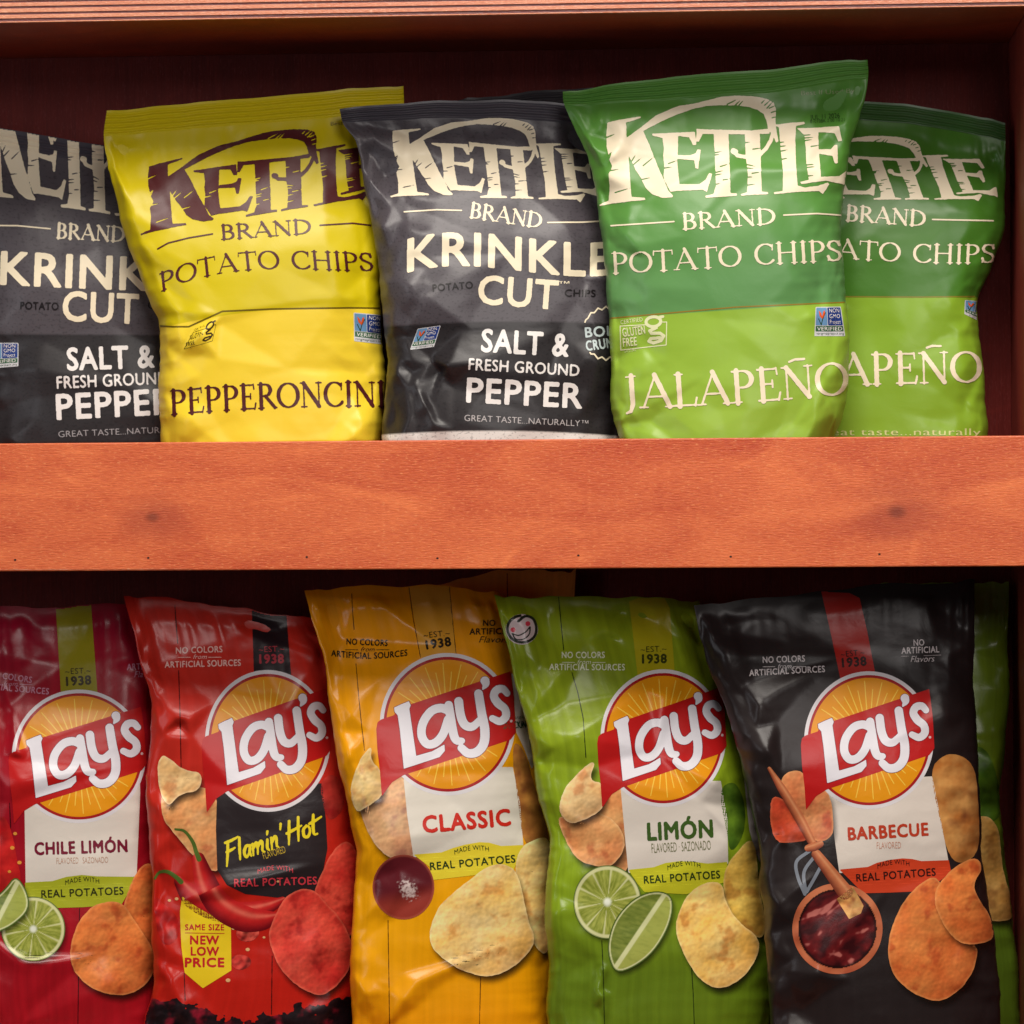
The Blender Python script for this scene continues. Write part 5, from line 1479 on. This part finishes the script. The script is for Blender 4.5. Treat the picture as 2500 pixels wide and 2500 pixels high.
# --- charcoal bag
fF = film('charcoal_glossy_film', [(0, 0, srgb(40, 32, 32))], 0.34, 'l', grain=0.12)
b = Bag('chip_bag', 'charcoal black barbecue chip bag with a red top stripe and a printed bowl of sauce',
        [(1442, 1694, 1478, 2379, 1414), (1520, 1708, 1545, 2378, 1500), (1600, 1727, 1616, 2378, 1582), (1713, 1769, 1729, 2380, 1696), (1827, 1800, 1843, 2385, 1809), (1969, 1834, 1986, 2392, 1949), (2043, 1853, 2058, 2395, 2026), (2140, 1852, 2153, 2400, 2122), (2226, 1862, 2239, 2416, 2211), (2340, 1869, 2351, 2432, 2326), (2520, 1884, 2526, 2444, 2508), (2620, 1900, 2620, 2430, 2620)],
        0.060, 0.098, 0.033, fF, seal=26, seed=55, crumple=0.95, group=GLO,
        creases=[(zE((60, 180))[0], zE((240, 520))[0], 6, 60, 1), (zE((230, 480))[0], zE((380, 640))[0], 6, 60, -1), (zE((290, 660))[0], zE((400, 860))[0], 7, 60, 1), (zE((200, 700))[0], zE((330, 1000))[0], 5, 50, 0), (zE((330, 1350))[0], zE((450, 1500))[0], 6, 70, 1),
                 (zE((420, 1700))[0], zE((700, 1740))[0], 5, 60, 1), (zE((350, 1850))[0], zE((480, 1720))[0], 5, 60, -1), (zE((480, 1600))[0], zE((640, 1720))[0], 4, 50, 1), (zE((1080, 500))[0], zE((1130, 700))[0], 3, 50, 0), (zE((60, 350))[0], zE((300, 330))[0], 4, 50, 1)])
header(b, zE, [(566, 55), (600, 80), (690, 84), (735, 105), (768, 250), (806, 450), (652, 450), (610, 250), (578, 110)], (170, 34, 26), (48, 16, 14), ((655, 360), (757, 350)), ((662, 402), (764, 394)), ((320, 384), (500, 378)), ((262, 440), (586, 423)), (206, 196, 196),
       right=(((967, 311), (1012, 309)), ((915, 345), (1076, 338)), ((953, 381), (1053, 378))))
RB = gl(170, 160, 160)
q = zE((912, 356), (945, 355)); b.put(Canvas(q, 1).stroke(q, 1.4), 'claim_rule', RB)
q = zE((1010, 353), (1084, 350)); b.put(Canvas(q, 1).stroke(q, 1.4), 'claim_rule', RB)
soft_blob(b, zE((1040, 850), (1100, 785), (1170, 788), (1228, 840), (1240, 1000), (1245, 1180), (1180, 1235), (1120, 1210), (1080, 1040)), 'potato_picture', mottle((206, 150, 84), (176, 110, 52), (110, 58, 32), 14, 46), lift=3)
chip(b, zE((350, 955), (420, 975), (480, 1060), (530, 1135), (440, 1150), (366, 1148)), ((206, 84, 50), (190, 66, 40), (140, 36, 26), (226, 120, 80)), 'chip_picture', 34, 3)
chip(b, zE((398, 885), (450, 848), (500, 860), (530, 950), (600, 920), (622, 1090), (600, 1132), (540, 1145), (470, 1060), (410, 960)), ((222, 150, 96), (214, 120, 74), (184, 76, 50), (232, 180, 120)), 'chip_picture', 36, 4)
panel(b, zE, [(590, 890), (620, 1080), (648, 1285), (800, 1265), (1118, 1245), (1082, 1050), (1046, 870)], (226, 214, 202), [(648, 1269), (770, 1258), (810, 1240), (860, 1228), (920, 1221), (960, 1224), (1000, 1233), (1117, 1229), (1127, 1278), (1090, 1310), (1020, 1361), (870, 1368), (750, 1371), (700, 1320)], (206, 66, 34),
      'BARBECUE', (190, 62, 36), 30, ((688, 1143), (1029, 1122)), ((812, 1267), (880, 1247), (949, 1256)), ((722, 1321), (1061, 1295)), (58, 22, 18), ('FLAVORED', ((808, 1180), (912, 1178)), 16, (210, 160, 140)))
cv = Canvas(zE((440, 1190), (600, 1380)), 1.6)
for q in (zE((520, 1190), (465, 1235), (470, 1300), (500, 1375)), zE((540, 1215), (497, 1280), (503, 1360)), zE((580, 1235), (545, 1300), (508, 1365))):
    cv.stroke(*sm(q, 8))
b.put(cv, 'whisk_picture', gl(128, 134, 144), lift=4)
bc = zE((640, 1523))[0]
brx, bry = 110, 111
cv = Canvas([np.array(bc) - 116, np.array(bc) + 116], 2.2).ell(bc, brx, bry)


def sauce(x, y, f, g=None):
    u = (x - bc[0]) / brx; v = (y - bc[1]) / bry; r = np.hypot(u, v); a = np.arctan2(v, u)
    sw = fbm(u * 2.3 + .5 * np.sin(2.6 * v + 1) + 5, v * 2.9 + .6 * np.sin(2.2 * u), 16, 3)
    o = mixc(np.array(srgb(56, 14, 18)), np.array(srgb(120, 30, 32)), 0.4 + 1.3 * sw)
    o = mixc(o, np.array(srgb(206, 120, 110)), smooth(0.32, 0.5, sw) * .8)
    o = mixc(o, np.array(srgb(30, 12, 12)), smooth(0.78, 0.86, r))
    rim = mixc(np.array(srgb(176, 84, 54)), np.array(srgb(210, 124, 84)), 0.5 + 0.8 * fbm(a * 2, r * 3, 9, 2) - .3 * v)
    return mixc(o, np.array([1, 1, 1]), np.zeros(len(x))) * (r < .87)[:, None] + rim * (r >= .87)[:, None]


b.put(cv, 'sauce_bowl_picture', PIC, None, sauce, 5)
WOODC = ((196, 112, 72), (226, 156, 108), (120, 52, 34))
br = tube_pic(b, zE((348, 836), (400, 920), (470, 1035), (530, 1150)), [9, 21, 25, 20], WOODC, 'basting_brush_picture', 7)
tube_pic(b, zE((514, 1178), (540, 1172), (566, 1160)), [17, 22, 17], WOODC, 'collar', 8, br)
tube_pic(b, zE((550, 1205), (600, 1270), (672, 1365)), [24, 30, 38], WOODC, 'handle_end', 7, br)
bs = zE((636, 1396), (706, 1342), (752, 1425), (740, 1458), (690, 1482))
cv = Canvas(bs, 1.8).poly(bs)
b.put(cv, 'bristles', PIC, br, mottle((222, 170, 100), (206, 140, 76), (150, 80, 48), 20, 26), 7)
chip(b, zE((865, 1600), (880, 1520), (930, 1410), (1000, 1340), (1060, 1308), (1092, 1370), (1112, 1480), (1142, 1562), (1228, 1590), (1228, 1650), (1192, 1742), (1110, 1812), (1050, 1822), (970, 1792), (900, 1732), (870, 1670)), ORG, seed=41, lift=6)
chip(b, zE((1058, 1390), (1080, 1330), (1140, 1270), (1200, 1233), (1242, 1233), (1257, 1280), (1220, 1330), (1230, 1380), (1292, 1470), (1308, 1552), (1260, 1578), (1170, 1582), (1110, 1520), (1078, 1460)), ORG, seed=43, lift=7)
sun_logo(b, zE((775, 715))[0], 158, 168)

bpy.data.objects.remove(_to)
bpy.data.curves.remove(_tc)
